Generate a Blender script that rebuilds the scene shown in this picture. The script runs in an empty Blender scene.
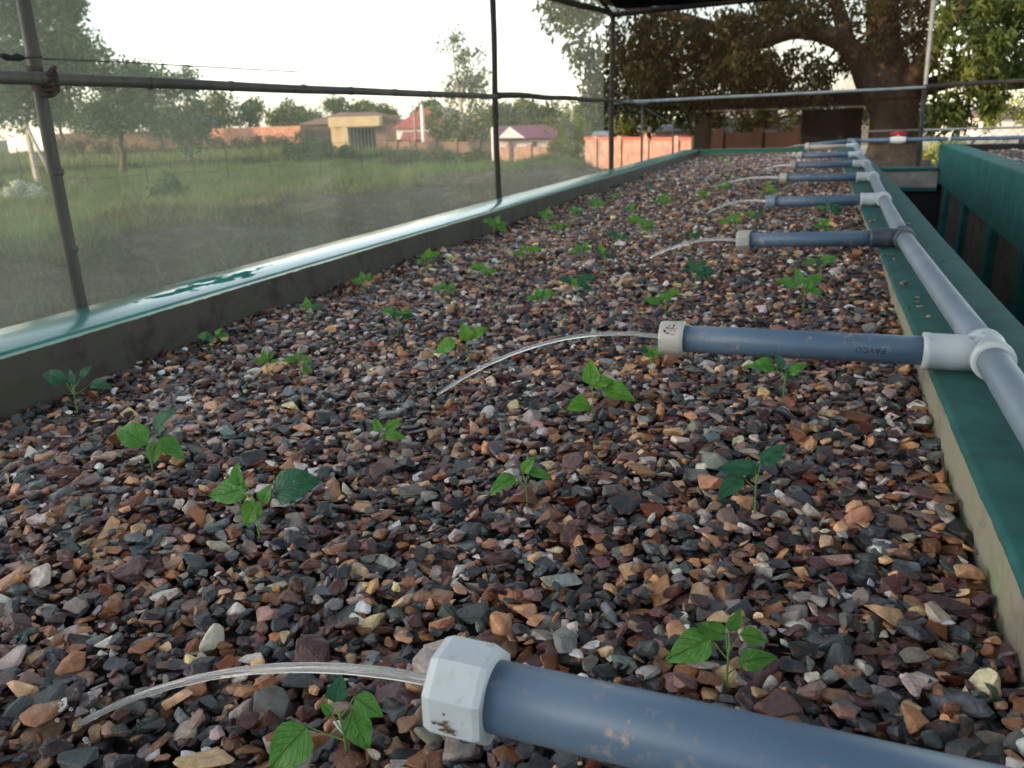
import bpy, bmesh, math, random
import numpy as np
from mathutils import Vector, Matrix, noise as mnoise

random.seed(7)
rng = np.random.default_rng(11)
scn = bpy.context.scene
COL = scn.collection

# ------------------------------------------------------------------ camera
F_PX, CX, CY = 809.0, 512.0, 384.0
_vY = np.array([821 - CX, 114 - CY, F_PX]); _vZ = np.array([590 - CX, 2900 - CY, F_PX])
_Y = _vY / np.linalg.norm(_vY)
_D = _vZ / np.linalg.norm(_vZ); _D = _D - _Y * (_D @ _Y); _D /= np.linalg.norm(_D)
_Z = -_D
_X = np.cross(_Y, _Z)
if _X[0] < 0: _X = -_X
R = np.array([_X, _Y, _Z])                     # world axes in camera axes (right, down, forward)

cam_d = bpy.data.cameras.new('Camera')
cam = bpy.data.objects.new('Camera', cam_d); COL.objects.link(cam)
cam_d.sensor_width = 36.0; cam_d.lens = F_PX / 1024 * 36.0
cam_d.clip_start = 0.02; cam_d.clip_end = 2000
cam_d.dof.use_dof = True; cam_d.dof.focus_distance = 0.88; cam_d.dof.aperture_fstop = 11.5
mw = Matrix.Identity(4)
for i in range(3):
    mw[i][0] = R[i, 0]; mw[i][1] = -R[i, 1]; mw[i][2] = -R[i, 2]
cam.matrix_world = mw
scn.camera = cam

# ------------------------------------------------------------------ light
SUN_EL = math.radians(9.0)
SUN_AZ = Vector((-0.80, -0.60, 0)).normalized()            # horizontal direction towards the sun
world = bpy.data.worlds.new('World'); scn.world = world; world.use_nodes = True
wn = world.node_tree.nodes; wl = world.node_tree.links
bg = wn['Background']
sky = wn.new('ShaderNodeTexSky'); sky.sky_type = 'NISHITA'; sky.sun_disc = False
sky.sun_elevation = SUN_EL
sky.sun_rotation = math.atan2(SUN_AZ.x, SUN_AZ.y)
sky.air_density = 1.0; sky.dust_density = 0.8; sky.ozone_density = 1.0
hs = wn.new('ShaderNodeHueSaturation'); hs.inputs['Saturation'].default_value = 0.52
wl.new(sky.outputs[0], hs.inputs['Color']); wl.new(hs.outputs[0], bg.inputs['Color'])
bg.inputs['Strength'].default_value = 0.15
sun_d = bpy.data.lights.new('sun', 'SUN'); sun_d.energy = 1.8; sun_d.angle = math.radians(0.6)
sun_d.color = (1.0, 0.68, 0.38)
sun = bpy.data.objects.new('sun', sun_d); COL.objects.link(sun)
sd = Vector((SUN_AZ.x * math.cos(SUN_EL), SUN_AZ.y * math.cos(SUN_EL), math.sin(SUN_EL)))
sun.rotation_euler = sd.to_track_quat('Z', 'Y').to_euler()
vs = scn.view_settings
scn.display_settings.display_device = 'sRGB'
vs.view_transform = 'Standard'; vs.look = 'None'; vs.gamma = 1.0; vs.use_curve_mapping = False
vs.exposure = 2.0
scn.cycles.transparent_max_bounces = 16
scn.cycles.max_bounces = 8

# ------------------------------------------------------------------ helpers
def ray(px, py): return R @ np.array([px - CX, py - CY, F_PX])
def at(px, py, z):
    d = ray(px, py); return d * (z / d[2])
def W(px, py, depth): return R @ np.array([(px - CX) / F_PX, (py - CY) / F_PX, 1.0]) * depth
def onX(px, py, x): d = ray(px, py); return d * (x / d[0])
def onY(px, py, y): d = ray(px, py); return d * (y / d[1])
def depth_of(p): return float((R.T @ np.array(p))[2])
def smooth(a, b, x):
    t = np.clip((x - a) / (b - a), 0, 1); return t * t * (3 - 2 * t)
LOC = {}

def tag(o, label=None, cat=None, group=None, kind=None):
    if label: o['label'] = label
    if cat: o['category'] = cat
    if group: o['group'] = group
    if kind: o['kind'] = kind
    return o

def empty(name, loc, label=None, cat=None, group=None):
    o = bpy.data.objects.new(name, None); COL.objects.link(o)
    o.empty_display_size = 0.05
    o.location = tuple(float(v) for v in loc); LOC[o] = np.array(loc, float)
    return tag(o, label, cat, group)

class MB:
    def __init__(s): s.v = []; s.f = []; s.sm = []; s.mi = []
    def add(s, vs_, fs, smooth_=False, mi=0):
        n = len(s.v); s.v += [tuple(float(c) for c in p) for p in vs_]
        for f in fs: s.f.append([i + n for i in f]); s.sm.append(smooth_); s.mi.append(mi)
    def box(s, lo, hi, mi=0):
        x0, y0, z0 = lo; x1, y1, z1 = hi
        s.add([(x0,y0,z0),(x1,y0,z0),(x1,y1,z0),(x0,y1,z0),(x0,y0,z1),(x1,y0,z1),(x1,y1,z1),(x0,y1,z1)],
              [(0,3,2,1),(4,5,6,7),(0,1,5,4),(1,2,6,5),(2,3,7,6),(3,0,4,7)], False, mi)
    def obox(s, o, ax, ay, az, mi=0):
        o, ax, ay, az = [np.array(v, float) for v in (o, ax, ay, az)]
        p = [o, o+ax, o+ax+ay, o+ay]; p += [q + az for q in p]
        s.add(p, [(0,3,2,1),(4,5,6,7),(0,1,5,4),(1,2,6,5),(2,3,7,6),(3,0,4,7)], False, mi)
    def tube(s, pts, rad, n=12, caps=True, sm=True, mi=0):
        pts = [np.array(p, float) for p in pts]
        if np.isscalar(rad): rad = [rad] * len(pts)
        rings = []; up = None
        for i, p in enumerate(pts):
            t = pts[min(i+1, len(pts)-1)] - pts[max(i-1, 0)]; t = t / (np.linalg.norm(t) + 1e-12)
            if up is None:
                a = np.array([0, 0, 1.]) if abs(t[2]) < .9 else np.array([1., 0, 0])
            else: a = up
            u = a - t * (a @ t); u /= np.linalg.norm(u) + 1e-12; w = np.cross(t, u); up = u
            rings.append([p + rad[i] * (math.cos(2*math.pi*k/n) * u + math.sin(2*math.pi*k/n) * w) for k in range(n)])
        vs_ = [q for r in rings for q in r]; fs = []
        for i in range(len(pts) - 1):
            for k in range(n):
                a = i*n + k; b = i*n + (k+1) % n; fs.append((a, b, b+n, a+n))
        m = len(s.v); s.add(vs_, fs, sm, mi)
        if caps:
            for r, rev in ((0, True), (len(pts)-1, False)):
                f = [m + r*n + k for k in range(n)]
                s.f.append(f[::-1] if rev else f); s.sm.append(False); s.mi.append(mi)
    def lathe(s, p0, axis, prof, n=24, sm=False, mi=0):      # prof: list of (t along axis, radius)
        axis = np.array(axis, float); axis /= np.linalg.norm(axis)
        a = np.array([0,0,1.]) if abs(axis[2]) < .9 else np.array([1.,0,0])
        u = a - axis * (a @ axis); u /= np.linalg.norm(u); w = np.cross(axis, u)
        vs_ = []; fs = []
        for (t, r) in prof:
            for k in range(n):
                th = 2*math.pi*(k+.5)/n
                vs_.append(np.array(p0) + axis*t + r*(math.cos(th)*u + math.sin(th)*w))
        for i in range(len(prof)-1):
            for k in range(n):
                a_ = i*n+k; b = i*n+(k+1) % n; fs.append((a_, b, b+n, a_+n))
        s.add(vs_, fs, sm, mi)
        m = len(s.v) - len(vs_)
        s.f.append([m+k for k in range(n)][::-1]); s.sm.append(False); s.mi.append(mi)
        s.f.append([m+(len(prof)-1)*n+k for k in range(n)]); s.sm.append(False); s.mi.append(mi)
    def build(s, name, mat, parent=None, origin=None):
        org = np.array(origin, float) if origin is not None else (LOC[parent] if parent else np.zeros(3))
        me = bpy.data.meshes.new(name)
        me.from_pydata([tuple(np.array(p) - org) for p in s.v], [], s.f)
        me.polygons.foreach_set('use_smooth', s.sm)
        for m_ in (mat if isinstance(mat, (list, tuple)) else [mat]): me.materials.append(m_)
        me.polygons.foreach_set('material_index', s.mi)
        me.update()
        o = bpy.data.objects.new(name, me); COL.objects.link(o); LOC[o] = org
        if parent: o.parent = parent
        else: o.location = tuple(org)
        return o

def np_mesh(name, V, T, mat, col=None, smooth_=False, parent=None, origin=None):
    """fast mesh from arrays; T (n,3) or (n,4); col (nv,3) a colour each stone or leaf itself has"""
    org = np.array(origin, float) if origin is not None else (LOC[parent] if parent else np.zeros(3))
    k = T.shape[1]; me = bpy.data.meshes.new(name)
    me.vertices.add(len(V)); me.vertices.foreach_set('co', (V - org).astype(np.float32).ravel())
    me.loops.add(T.size); me.loops.foreach_set('vertex_index', T.astype(np.int32).ravel())
    me.polygons.add(len(T)); me.polygons.foreach_set('loop_start', np.arange(0, T.size, k, dtype=np.int32))
    me.polygons.foreach_set('loop_total', np.full(len(T), k, np.int32))
    me.polygons.foreach_set('use_smooth', np.full(len(T), smooth_))
    if col is not None:
        a = me.color_attributes.new('tint', 'FLOAT_COLOR', 'POINT')
        c4 = np.ones((len(V), 4), np.float32); c4[:, :3] = col; a.data.foreach_set('color', c4.ravel())
    me.materials.append(mat); me.update(calc_edges=True); me.validate()
    o = bpy.data.objects.new(name, me); COL.objects.link(o); LOC[o] = org
    if parent: o.parent = parent
    else: o.location = tuple(org)
    return o

# ------------------------------------------------------------------ materials
def newmat(name):
    m = bpy.data.materials.new(name); m.use_nodes = True
    nt = m.node_tree; return m, nt, nt.nodes['Principled BSDF'], nt.nodes, nt.links
def ramp(nd, stops):
    r = nd.new('ShaderNodeValToRGB'); e = r.color_ramp.elements
    while len(e) < len(stops): e.new(0.5)
    for i, (p, c) in enumerate(stops):
        e[i].position = p; e[i].color = (c[0], c[1], c[2], 1) if not np.isscalar(c) else (c, c, c, 1)
    return r
def noise(nd, lk, scale, detail=6, rough=.6, vec=None, mapping=None):
    n = nd.new('ShaderNodeTexNoise'); n.inputs['Scale'].default_value = scale
    n.inputs['Detail'].default_value = detail; n.inputs['Roughness'].default_value = rough
    if vec is None:
        tc = nd.new('ShaderNodeTexCoord'); vec = tc.outputs['Object']
    if mapping:
        mp = nd.new('ShaderNodeMapping'); mp.inputs['Scale'].default_value = mapping
        lk.new(vec, mp.inputs['Vector']); vec = mp.outputs[0]
    lk.new(vec, n.inputs['Vector']); return n
def bump(nd, lk, b, h, strength, dist=.01):
    bp = nd.new('ShaderNodeBump'); bp.inputs['Strength'].default_value = strength
    bp.inputs['Distance'].default_value = dist
    lk.new(h, bp.inputs['Height']); lk.new(bp.outputs[0], b.inputs['Normal'])
def M(name, stops, scale=8, rough=.7, bmp=.2, bscale=None, bdist=.005, mapping=None, rr=None, spec=None):
    m, nt, b, nd, lk = newmat(name)
    n = noise(nd, lk, scale, mapping=mapping); r = ramp(nd, stops)
    lk.new(n.outputs['Fac'], r.inputs[0]); lk.new(r.outputs[0], b.inputs['Base Color'])
    b.inputs['Roughness'].default_value = rough
    if spec is not None: b.inputs['Specular IOR Level'].default_value = spec
    if rr:
        r2 = ramp(nd, [(.35, rr[0]), (.65, rr[1])]); lk.new(n.outputs['Fac'], r2.inputs[0]); lk.new(r2.outputs[0], b.inputs['Roughness'])
    if bmp:
        n2 = noise(nd, lk, bscale or scale*4); bump(nd, lk, b, n2.outputs['Fac'], bmp, bdist)
    return m

def stone_mat():
    m, nt, b, nd, lk = newmat('stone')
    a = nd.new('ShaderNodeAttribute'); a.attribute_name = 'tint'
    n = noise(nd, lk, 150, 6, .7); r = ramp(nd, [(.25, .5), (.5, 1.0), (.78, 1.55)])
    lk.new(n.outputs['Fac'], r.inputs[0])
    mx = nd.new('ShaderNodeMix'); mx.data_type = 'RGBA'; mx.blend_type = 'MULTIPLY'; mx.inputs[0].default_value = 1
    lk.new(a.outputs['Color'], mx.inputs[6]); lk.new(r.outputs[0], mx.inputs[7])
    # rusty iron stains and pale veins that belong to the rock
    n5 = noise(nd, lk, 75, 4, .6); r5 = ramp(nd, [(.56, 0), (.66, .55)]); lk.new(n5.outputs['Fac'], r5.inputs[0])
    mx5 = nd.new('ShaderNodeMix'); mx5.data_type = 'RGBA'; lk.new(r5.outputs[0], mx5.inputs[0]); lk.new(mx.outputs[2], mx5.inputs[6]); mx5.inputs[7].default_value = (.16, .075, .035, 1)
    n6 = noise(nd, lk, 260, 3, .5, None, (.3, 1, 1)); r6 = ramp(nd, [(.66, 0), (.74, .5)]); lk.new(n6.outputs['Fac'], r6.inputs[0])
    mx6 = nd.new('ShaderNodeMix'); mx6.data_type = 'RGBA'; lk.new(r6.outputs[0], mx6.inputs[0]); lk.new(mx5.outputs[2], mx6.inputs[6]); mx6.inputs[7].default_value = (.34, .31, .27, 1)
    lk.new(mx6.outputs[2], b.inputs['Base Color'])
    n3 = noise(nd, lk, 5, 4); r3 = ramp(nd, [(.36, .14), (.60, .46)]); lk.new(n3.outputs['Fac'], r3.inputs[0]); lk.new(r3.outputs[0], b.inputs['Roughness'])
    n2 = noise(nd, lk, 330, 5, .65); bump(nd, lk, b, n2.outputs['Fac'], .6, .0018)
    return m
def leafmat(name, trans=.35, rough=.55):
    m, nt, b, nd, lk = newmat(name)
    a = nd.new('ShaderNodeAttribute'); a.attribute_name = 'tint'
    lk.new(a.outputs['Color'], b.inputs['Base Color']); b.inputs['Roughness'].default_value = rough
    b.inputs['Specular IOR Level'].default_value = .25
    t = nd.new('ShaderNodeBsdfTranslucent'); lk.new(a.outputs['Color'], t.inputs['Color'])
    ms = nd.new('ShaderNodeMixShader'); ms.inputs[0].default_value = trans
    lk.new(b.outputs[0], ms.inputs[1]); lk.new(t.outputs[0], ms.inputs[2])
    lk.new(ms.outputs[0], nd['Material Output'].inputs['Surface'])
    return m
def seedleaf_mat(name, c0, c1):
    m, nt, b, nd, lk = newmat(name)
    uv = nd.new('ShaderNodeUVMap')
    sx = nd.new('ShaderNodeSeparateXYZ'); lk.new(uv.outputs[0], sx.inputs[0])
    # veins: midrib plus slanted side veins, in leaf coordinates
    ma = nd.new('ShaderNodeMath'); ma.operation = 'ABSOLUTE'
    s0 = nd.new('ShaderNodeMath'); s0.operation = 'SUBTRACT'; s0.inputs[1].default_value = .5
    lk.new(sx.outputs['Y'], s0.inputs[0]); lk.new(s0.outputs[0], ma.inputs[0])
    mr = ramp(nd, [(0, 1), (.045, 0)]); lk.new(ma.outputs[0], mr.inputs[0])
    sv = nd.new('ShaderNodeMath'); sv.operation = 'MULTIPLY_ADD'; sv.inputs[1].default_value = -.8
    lk.new(ma.outputs[0], sv.inputs[0]); lk.new(sx.outputs['X'], sv.inputs[2])
    sw = nd.new('ShaderNodeMath'); sw.operation = 'MULTIPLY'; sw.inputs[1].default_value = 42
    lk.new(sv.outputs[0], sw.inputs[0])
    ss = nd.new('ShaderNodeMath'); ss.operation = 'SINE'; lk.new(sw.outputs[0], ss.inputs[0])
    sr = ramp(nd, [(.86, 0), (1, .6)]); lk.new(ss.outputs[0], sr.inputs[0])
    mxv = nd.new('ShaderNodeMath'); mxv.operation = 'MAXIMUM'
    lk.new(mr.outputs[0], mxv.inputs[0]); lk.new(sr.outputs[0], mxv.inputs[1])
    n = noise(nd, lk, 60, 4); r = ramp(nd, [(.3, c0), (.7, c1)]); lk.new(n.outputs['Fac'], r.inputs[0])
    mx = nd.new('ShaderNodeMix'); mx.data_type = 'RGBA'
    mf = nd.new('ShaderNodeMath'); mf.operation = 'MULTIPLY'; mf.inputs[1].default_value = .45
    lk.new(mxv.outputs[0], mf.inputs[0]); lk.new(mf.outputs[0], mx.inputs[0])
    lk.new(r.outputs[0], mx.inputs[6]); mx.inputs[7].default_value = (.22, .36, .10, 1)
    lk.new(mx.outputs[2], b.inputs['Base Color'])
    b.inputs['Roughness'].default_value = .38
    nk = noise(nd, lk, 110, 4); ka = nd.new('ShaderNodeMath'); ka.operation = 'MULTIPLY_ADD'; ka.inputs[1].default_value = -.6; lk.new(mxv.outputs[0], ka.inputs[0]); lk.new(nk.outputs['Fac'], ka.inputs[2]); bump(nd, lk, b, ka.outputs[0], .8, .004)
    t = nd.new('ShaderNodeBsdfTranslucent'); lk.new(mx.outputs[2], t.inputs['Color'])
    ms = nd.new('ShaderNodeMixShader'); ms.inputs[0].default_value = .3
    lk.new(b.outputs[0], ms.inputs[1]); lk.new(t.outputs[0], ms.inputs[2])
    lk.new(ms.outputs[0], nd['Material Output'].inputs['Surface'])
    return m
def netmat(name, col, cover, trans=.5, band=None):
    """woven net far finer than a pixel: part of the light passes straight through, the rest meets the threads"""
    m, nt, b, nd, lk = newmat(name)
    nd.remove(b)
    d = nd.new('ShaderNodeBsdfDiffuse'); d.inputs[0].default_value = (*col, 1)
    t = nd.new('ShaderNodeBsdfTranslucent'); t.inputs[0].default_value = (*col, 1)
    a = nd.new('ShaderNodeMixShader'); a.inputs[0].default_value = trans
    lk.new(d.outputs[0], a.inputs[1]); lk.new(t.outputs[0], a.inputs[2])
    tr = nd.new('ShaderNodeBsdfTransparent')
    n = noise(nd, lk, 1.6, 5, .65, None, (1.5, 1.5, .35)); r = ramp(nd, [(.3, cover * .7), (.7, cover * 1.3)])
    lk.new(n.outputs['Fac'], r.inputs[0])
    ms = nd.new('ShaderNodeMixShader'); lk.new(r.outputs[0], ms.inputs[0])
    lk.new(tr.outputs[0], ms.inputs[1]); lk.new(a.outputs[0], ms.inputs[2])
    lk.new(ms.outputs[0], nd['Material Output'].inputs['Surface'])
    return m

def wall_mat(name, teal0, teal1, conc0, conc1, ztop, lip, wet=False, film=False):
    """painted top with a ragged paint edge a little way down the bare rendered side"""
    m, nt, b, nd, lk = newmat(name)
    geo = nd.new('ShaderNodeNewGeometry'); sx = nd.new('ShaderNodeSeparateXYZ'); lk.new(geo.outputs['Position'], sx.inputs[0])
    pos = geo.outputs['Position']
    n1 = noise(nd, lk, 14, 6, .65, pos); r1 = ramp(nd, [(.3, teal0), (.7, teal1)]); lk.new(n1.outputs['Fac'], r1.inputs[0])
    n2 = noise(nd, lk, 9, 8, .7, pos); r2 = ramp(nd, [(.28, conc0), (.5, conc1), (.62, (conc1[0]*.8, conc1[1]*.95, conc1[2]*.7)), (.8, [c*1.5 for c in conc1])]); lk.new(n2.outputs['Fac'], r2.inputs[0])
    n3 = noise(nd, lk, 22, 4, .6, pos)
    e = nd.new('ShaderNodeMath'); e.operation = 'MULTIPLY_ADD'; e.inputs[1].default_value = .007; lk.new(n3.outputs['Fac'], e.inputs[0]); lk.new(sx.outputs['Z'], e.inputs[2])
    gt = nd.new('ShaderNodeMath'); gt.operation = 'GREATER_THAN'; gt.inputs[1].default_value = ztop - lip + .0035; lk.new(e.outputs[0], gt.inputs[0])
    mx = nd.new('ShaderNodeMix'); mx.data_type = 'RGBA'; lk.new(gt.outputs[0], mx.inputs[0]); lk.new(r2.outputs[0], mx.inputs[6]); lk.new(r1.outputs[0], mx.inputs[7])
    lk.new(mx.outputs[2], b.inputs['Base Color'])
    rr = nd.new('ShaderNodeMix'); lk.new(gt.outputs[0], rr.inputs[0]); rr.inputs[2].default_value = .85; rr.inputs[3].default_value = .34 if wet else .85
    last = rr.outputs[0]
    nb = noise(nd, lk, 60, 6, .7, pos)
    bp = nd.new('ShaderNodeBump'); bp.inputs['Strength'].default_value = .5; bp.inputs['Distance'].default_value = .0015 if wet else .003
    lk.new(nb.outputs['Fac'], bp.inputs['Height'])
    if wet:   # film of water on the paint, with ragged dry islands in it
        film = noise(nd, lk, 1.0, 3, .5, pos, (1.0, .9, 1)); 
        yy = nd.new('ShaderNodeMapRange'); yy.inputs[1].default_value = 1.42; yy.inputs[2].default_value = 1.66; yy.inputs[3].default_value = .40; lk.new(sx.outputs['Y'], yy.inputs[0])
        y2 = nd.new('ShaderNodeMapRange'); y2.inputs[1].default_value = 4.4; y2.inputs[2].default_value = 2.9; y2.inputs[3].default_value = .25; lk.new(sx.outputs['Y'], y2.inputs[0])
        w0 = nd.new('ShaderNodeMath'); w0.operation = 'MULTIPLY'; lk.new(yy.outputs[0], w0.inputs[0]); lk.new(y2.outputs[0], w0.inputs[1])
        isl = noise(nd, lk, 26, 5, .62, pos, (1.0, .42, 1))
        # the islands lie in a belt along the middle of the wall top
        ax = nd.new('ShaderNodeMath'); ax.operation = 'SUBTRACT'; ax.inputs[1].default_value = -1.575; lk.new(sx.outputs['X'], ax.inputs[0])
        ab = nd.new('ShaderNodeMath'); ab.operation = 'ABSOLUTE'; lk.new(ax.outputs[0], ab.inputs[0])
        ay = nd.new('ShaderNodeMath'); ay.operation = 'SUBTRACT'; ay.inputs[1].default_value = 1.84; lk.new(sx.outputs['Y'], ay.inputs[0])
        aya = nd.new('ShaderNodeMath'); aya.operation = 'ABSOLUTE'; lk.new(ay.outputs[0], aya.inputs[0])
        am = nd.new('ShaderNodeMath'); am.operation = 'MULTIPLY_ADD'; am.inputs[1].default_value = .62; lk.new(aya.outputs[0], am.inputs[0])
        ab2 = nd.new('ShaderNodeMath'); ab2.operation = 'MULTIPLY'; ab2.inputs[1].default_value = 2.4; lk.new(ab.outputs[0], ab2.inputs[0])
        lk.new(ab2.outputs[0], am.inputs[2])
        ad = nd.new('ShaderNodeMath'); ad.operation = 'ADD'; lk.new(am.outputs[0], ad.inputs[0]); lk.new(isl.outputs['Fac'], ad.inputs[1])
        dry = nd.new('ShaderNodeMath'); dry.operation = 'LESS_THAN'; dry.inputs[1].default_value = .63; lk.new(ad.outputs[0], dry.inputs[0])
        inv = nd.new('ShaderNodeMath'); inv.operation = 'SUBTRACT'; inv.inputs[0].default_value = 1; lk.new(dry.outputs[0], inv.inputs[1])
        wetf = nd.new('ShaderNodeMath'); wetf.operation = 'MULTIPLY'; lk.new(w0.outputs[0], wetf.inputs[0]); lk.new(inv.outputs[0], wetf.inputs[1])
        wm = nd.new('ShaderNodeMath'); wm.operation = 'MULTIPLY'; lk.new(wetf.outputs[0], wm.inputs[0]); lk.new(gt.outputs[0], wm.inputs[1])
        r4 = nd.new('ShaderNodeMix'); lk.new(wm.outputs[0], r4.inputs[0]); lk.new(last, r4.inputs[2]); r4.inputs[3].default_value = .16
        r5 = nd.new('ShaderNodeMix'); dm = nd.new('ShaderNodeMath'); dm.operation = 'MULTIPLY'; lk.new(dry.outputs[0], dm.inputs[0]); lk.new(gt.outputs[0], dm.inputs[1])
        lk.new(dm.outputs[0], r5.inputs[0]); lk.new(r4.outputs[0], r5.inputs[2]); r5.inputs[3].default_value = .95
        last = r5.outputs[0]
        b.inputs['Coat Roughness'].default_value = .14; b.inputs['Coat IOR'].default_value = 1.6; lk.new(wm.outputs[0], b.inputs['Coat Weight'])
        sp = nd.new('ShaderNodeMath'); sp.operation = 'MULTIPLY_ADD'; sp.inputs[1].default_value = -.45; sp.inputs[2].default_value = .5
        lk.new(dm.outputs[0], sp.inputs[0]); lk.new(sp.outputs[0], b.inputs['Specular IOR Level'])
        st = nd.new('ShaderNodeMath'); st.operation = 'MULTIPLY_ADD'; st.inputs[1].default_value = -.45; st.inputs[2].default_value = .5
        lk.new(wm.outputs[0], st.inputs[0]); lk.new(st.outputs[0], bp.inputs['Strength'])
    lk.new(last, b.inputs['Roughness']); lk.new(bp.outputs[0], b.inputs['Normal'])
    return m

def pvc_mat(name, c0, c1, dirt):
    """PVC with scuffs and dried splashes of mud"""
    m, nt, b, nd, lk = newmat(name)
    n = noise(nd, lk, 6, 4); r = ramp(nd, [(.3, c0), (.7, c1)]); lk.new(n.outputs['Fac'], r.inputs[0])
    n2 = noise(nd, lk, 55, 5, .65); r2 = ramp(nd, [(.57, 0), (.66, .85)]); lk.new(n2.outputs['Fac'], r2.inputs[0])
    n4 = noise(nd, lk, 13, 4, .6); r4 = ramp(nd, [(.45, 0), (.60, 1)]); lk.new(n4.outputs['Fac'], r4.inputs[0])
    mm = nd.new('ShaderNodeMath'); mm.operation = 'MULTIPLY'; lk.new(r2.outputs[0], mm.inputs[0]); lk.new(r4.outputs[0], mm.inputs[1])
    mx = nd.new('ShaderNodeMix'); mx.data_type = 'RGBA'; lk.new(mm.outputs[0], mx.inputs[0]); lk.new(r.outputs[0], mx.inputs[6]); mx.inputs[7].default_value = (*dirt, 1)
    # long fine scratches
    n5 = noise(nd, lk, 40, 3, .6, None, (.06, 2.2, 2.2)); r5 = ramp(nd, [(.66, 0), (.72, .35)]); lk.new(n5.outputs['Fac'], r5.inputs[0])
    mx2 = nd.new('ShaderNodeMix'); mx2.data_type = 'RGBA'; lk.new(r5.outputs[0], mx2.inputs[0]); lk.new(mx.outputs[2], mx2.inputs[6]); mx2.inputs[7].default_value = (.5, .55, .6, 1)
    lk.new(mx2.outputs[2], b.inputs['Base Color'])
    rr = nd.new('ShaderNodeMix'); lk.new(mm.outputs[0], rr.inputs[0]); rr.inputs[2].default_value = .44; rr.inputs[3].default_value = .85; lk.new(rr.outputs[0], b.inputs['Roughness'])
    n3 = noise(nd, lk, 120, 3); bump(nd, lk, b, n3.outputs['Fac'], .06, .002)
    return m

def brick_mat(name, c1, c2, mortar, scale=3.0):
    m, nt, b, nd, lk = newmat(name)
    br = nd.new('ShaderNodeTexBrick'); tc = nd.new('ShaderNodeTexCoord'); mp = nd.new('ShaderNodeMapping')
    mp.inputs['Rotation'].default_value = (math.radians(90), 0, 0)
    lk.new(tc.outputs['Object'], mp.inputs[0]); lk.new(mp.outputs[0], br.inputs['Vector'])
    br.inputs['Color1'].default_value = (*c1, 1); br.inputs['Color2'].default_value = (*c2, 1); br.inputs['Mortar'].default_value = (*mortar, 1)
    br.inputs['Scale'].default_value = scale; br.inputs['Mortar Size'].default_value = .02
    n = noise(nd, lk, .9, 6, .7); r = ramp(nd, [(.3, .65), (.7, 1.2)]); lk.new(n.outputs['Fac'], r.inputs[0])
    mx = nd.new('ShaderNodeMix'); mx.data_type = 'RGBA'; mx.blend_type = 'MULTIPLY'; mx.inputs[0].default_value = 1
    lk.new(br.outputs['Color'], mx.inputs[6]); lk.new(r.outputs[0], mx.inputs[7]); lk.new(mx.outputs[2], b.inputs['Base Color'])
    b.inputs['Roughness'].default_value = .9
    return m

mt = {}
mt['stone'] = stone_mat()
mt['bed_soil'] = M('dark_grit', [(.3, (.008,.007,.006)), (.7, (.025,.02,.017))], 40, .9, .5)  # near-black grit under the stones and on the gap floor
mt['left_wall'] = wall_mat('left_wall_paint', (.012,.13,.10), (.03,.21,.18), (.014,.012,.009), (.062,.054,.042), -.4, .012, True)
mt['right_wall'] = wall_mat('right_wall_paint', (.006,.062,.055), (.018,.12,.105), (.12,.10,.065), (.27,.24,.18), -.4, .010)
mt['far_wall'] = wall_mat('far_wall_paint', (.008,.10,.07), (.02,.15,.10), (.06,.07,.06), (.14,.14,.12), -.4, .045)
mt['teal'] = M('teal_paint', [(.25, (.002,.060,.053)), (.5, (.004,.105,.092)), (.75, (.012,.17,.15))], 7, .75, .5, 70, .003)
mt['block'] = M('bare_block', [(.3, (.04,.032,.03)), (.7, (.13,.105,.095))], 5, .9, .5, 40)
mt['conc'] = M('grey_concrete', [(.3, (.22,.20,.17)), (.7, (.42,.39,.34))], 9, .88, .4, 60)
mt['pvc'] = pvc_mat('grey_pvc', (.072,.125,.195), (.10,.16,.245), (.42,.32,.24))
mt['pvc_head'] = pvc_mat('sunbleached_pvc', (.15,.205,.26), (.215,.275,.335), (.32,.27,.23))
mt['pvc_tan'] = pvc_mat('tan_pvc', (.34,.30,.24), (.42,.37,.30), (.25,.2,.15))
mt['pvc_white'] = pvc_mat('white_pvc', (.42,.47,.50), (.58,.63,.65), (.30,.20,.12))
mt['pvc_cap'] = pvc_mat('offwhite_cap', (.36,.345,.31), (.54,.52,.48), (.20,.14,.09))
mt['pvc_dark'] = pvc_mat('dark_pvc', (.05,.065,.085), (.075,.09,.11), (.2,.18,.15))
mt['red'] = M('red_plastic', [(.3, (.55,.01,.02)), (.7, (.7,.02,.03))], 20, .35, 0)
mt['ink'] = M('black_ink', [(.3, (.006,.006,.008)), (.7, (.015,.015,.02))], 200, .6, 0)
mt['stain'] = M('rust_stain', [(.3, (.05,.035,.02)), (.7, (.20,.11,.05))], 260, .8, 0)
mt['bamboo'] = M('weathered_bamboo', [(.3, (.032,.031,.026)), (.55, (.068,.065,.055)), (.75, (.125,.115,.09))], 9, .6, .3, 50, .003, (1,1,.25))
mt['stick'] = M('dark_stick', [(.3, (.012,.010,.008)), (.7, (.05,.042,.035))], 14, .85, .6, 60, .004)
mt['steel'] = M('dull_steel', [(.3, (.20,.22,.23)), (.7, (.34,.36,.37))], 12, .5, .1)
mt['rope'] = M('rusty_rope', [(.3, (.03,.018,.015)), (.7, (.085,.05,.04))], 80, .9, .5, 200)
mt['black'] = M('black_cloth', [(.3, (.008,.008,.01)), (.7, (.02,.02,.022))], 30, .9, .3)
mt['stem'] = M('green_stem', [(.3, (.10,.20,.035)), (.7, (.18,.30,.06))], 60, .5, 0)
mt['leafA'] = seedleaf_mat('seedling_leaf_mid', (.06,.22,.028), (.13,.36,.05))
mt['leafB'] = seedleaf_mat('seedling_leaf_lime', (.08,.27,.02), (.16,.38,.035))
mt['leafC'] = seedleaf_mat('seedling_leaf_blue', (.012,.10,.045), (.035,.17,.08))
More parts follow.
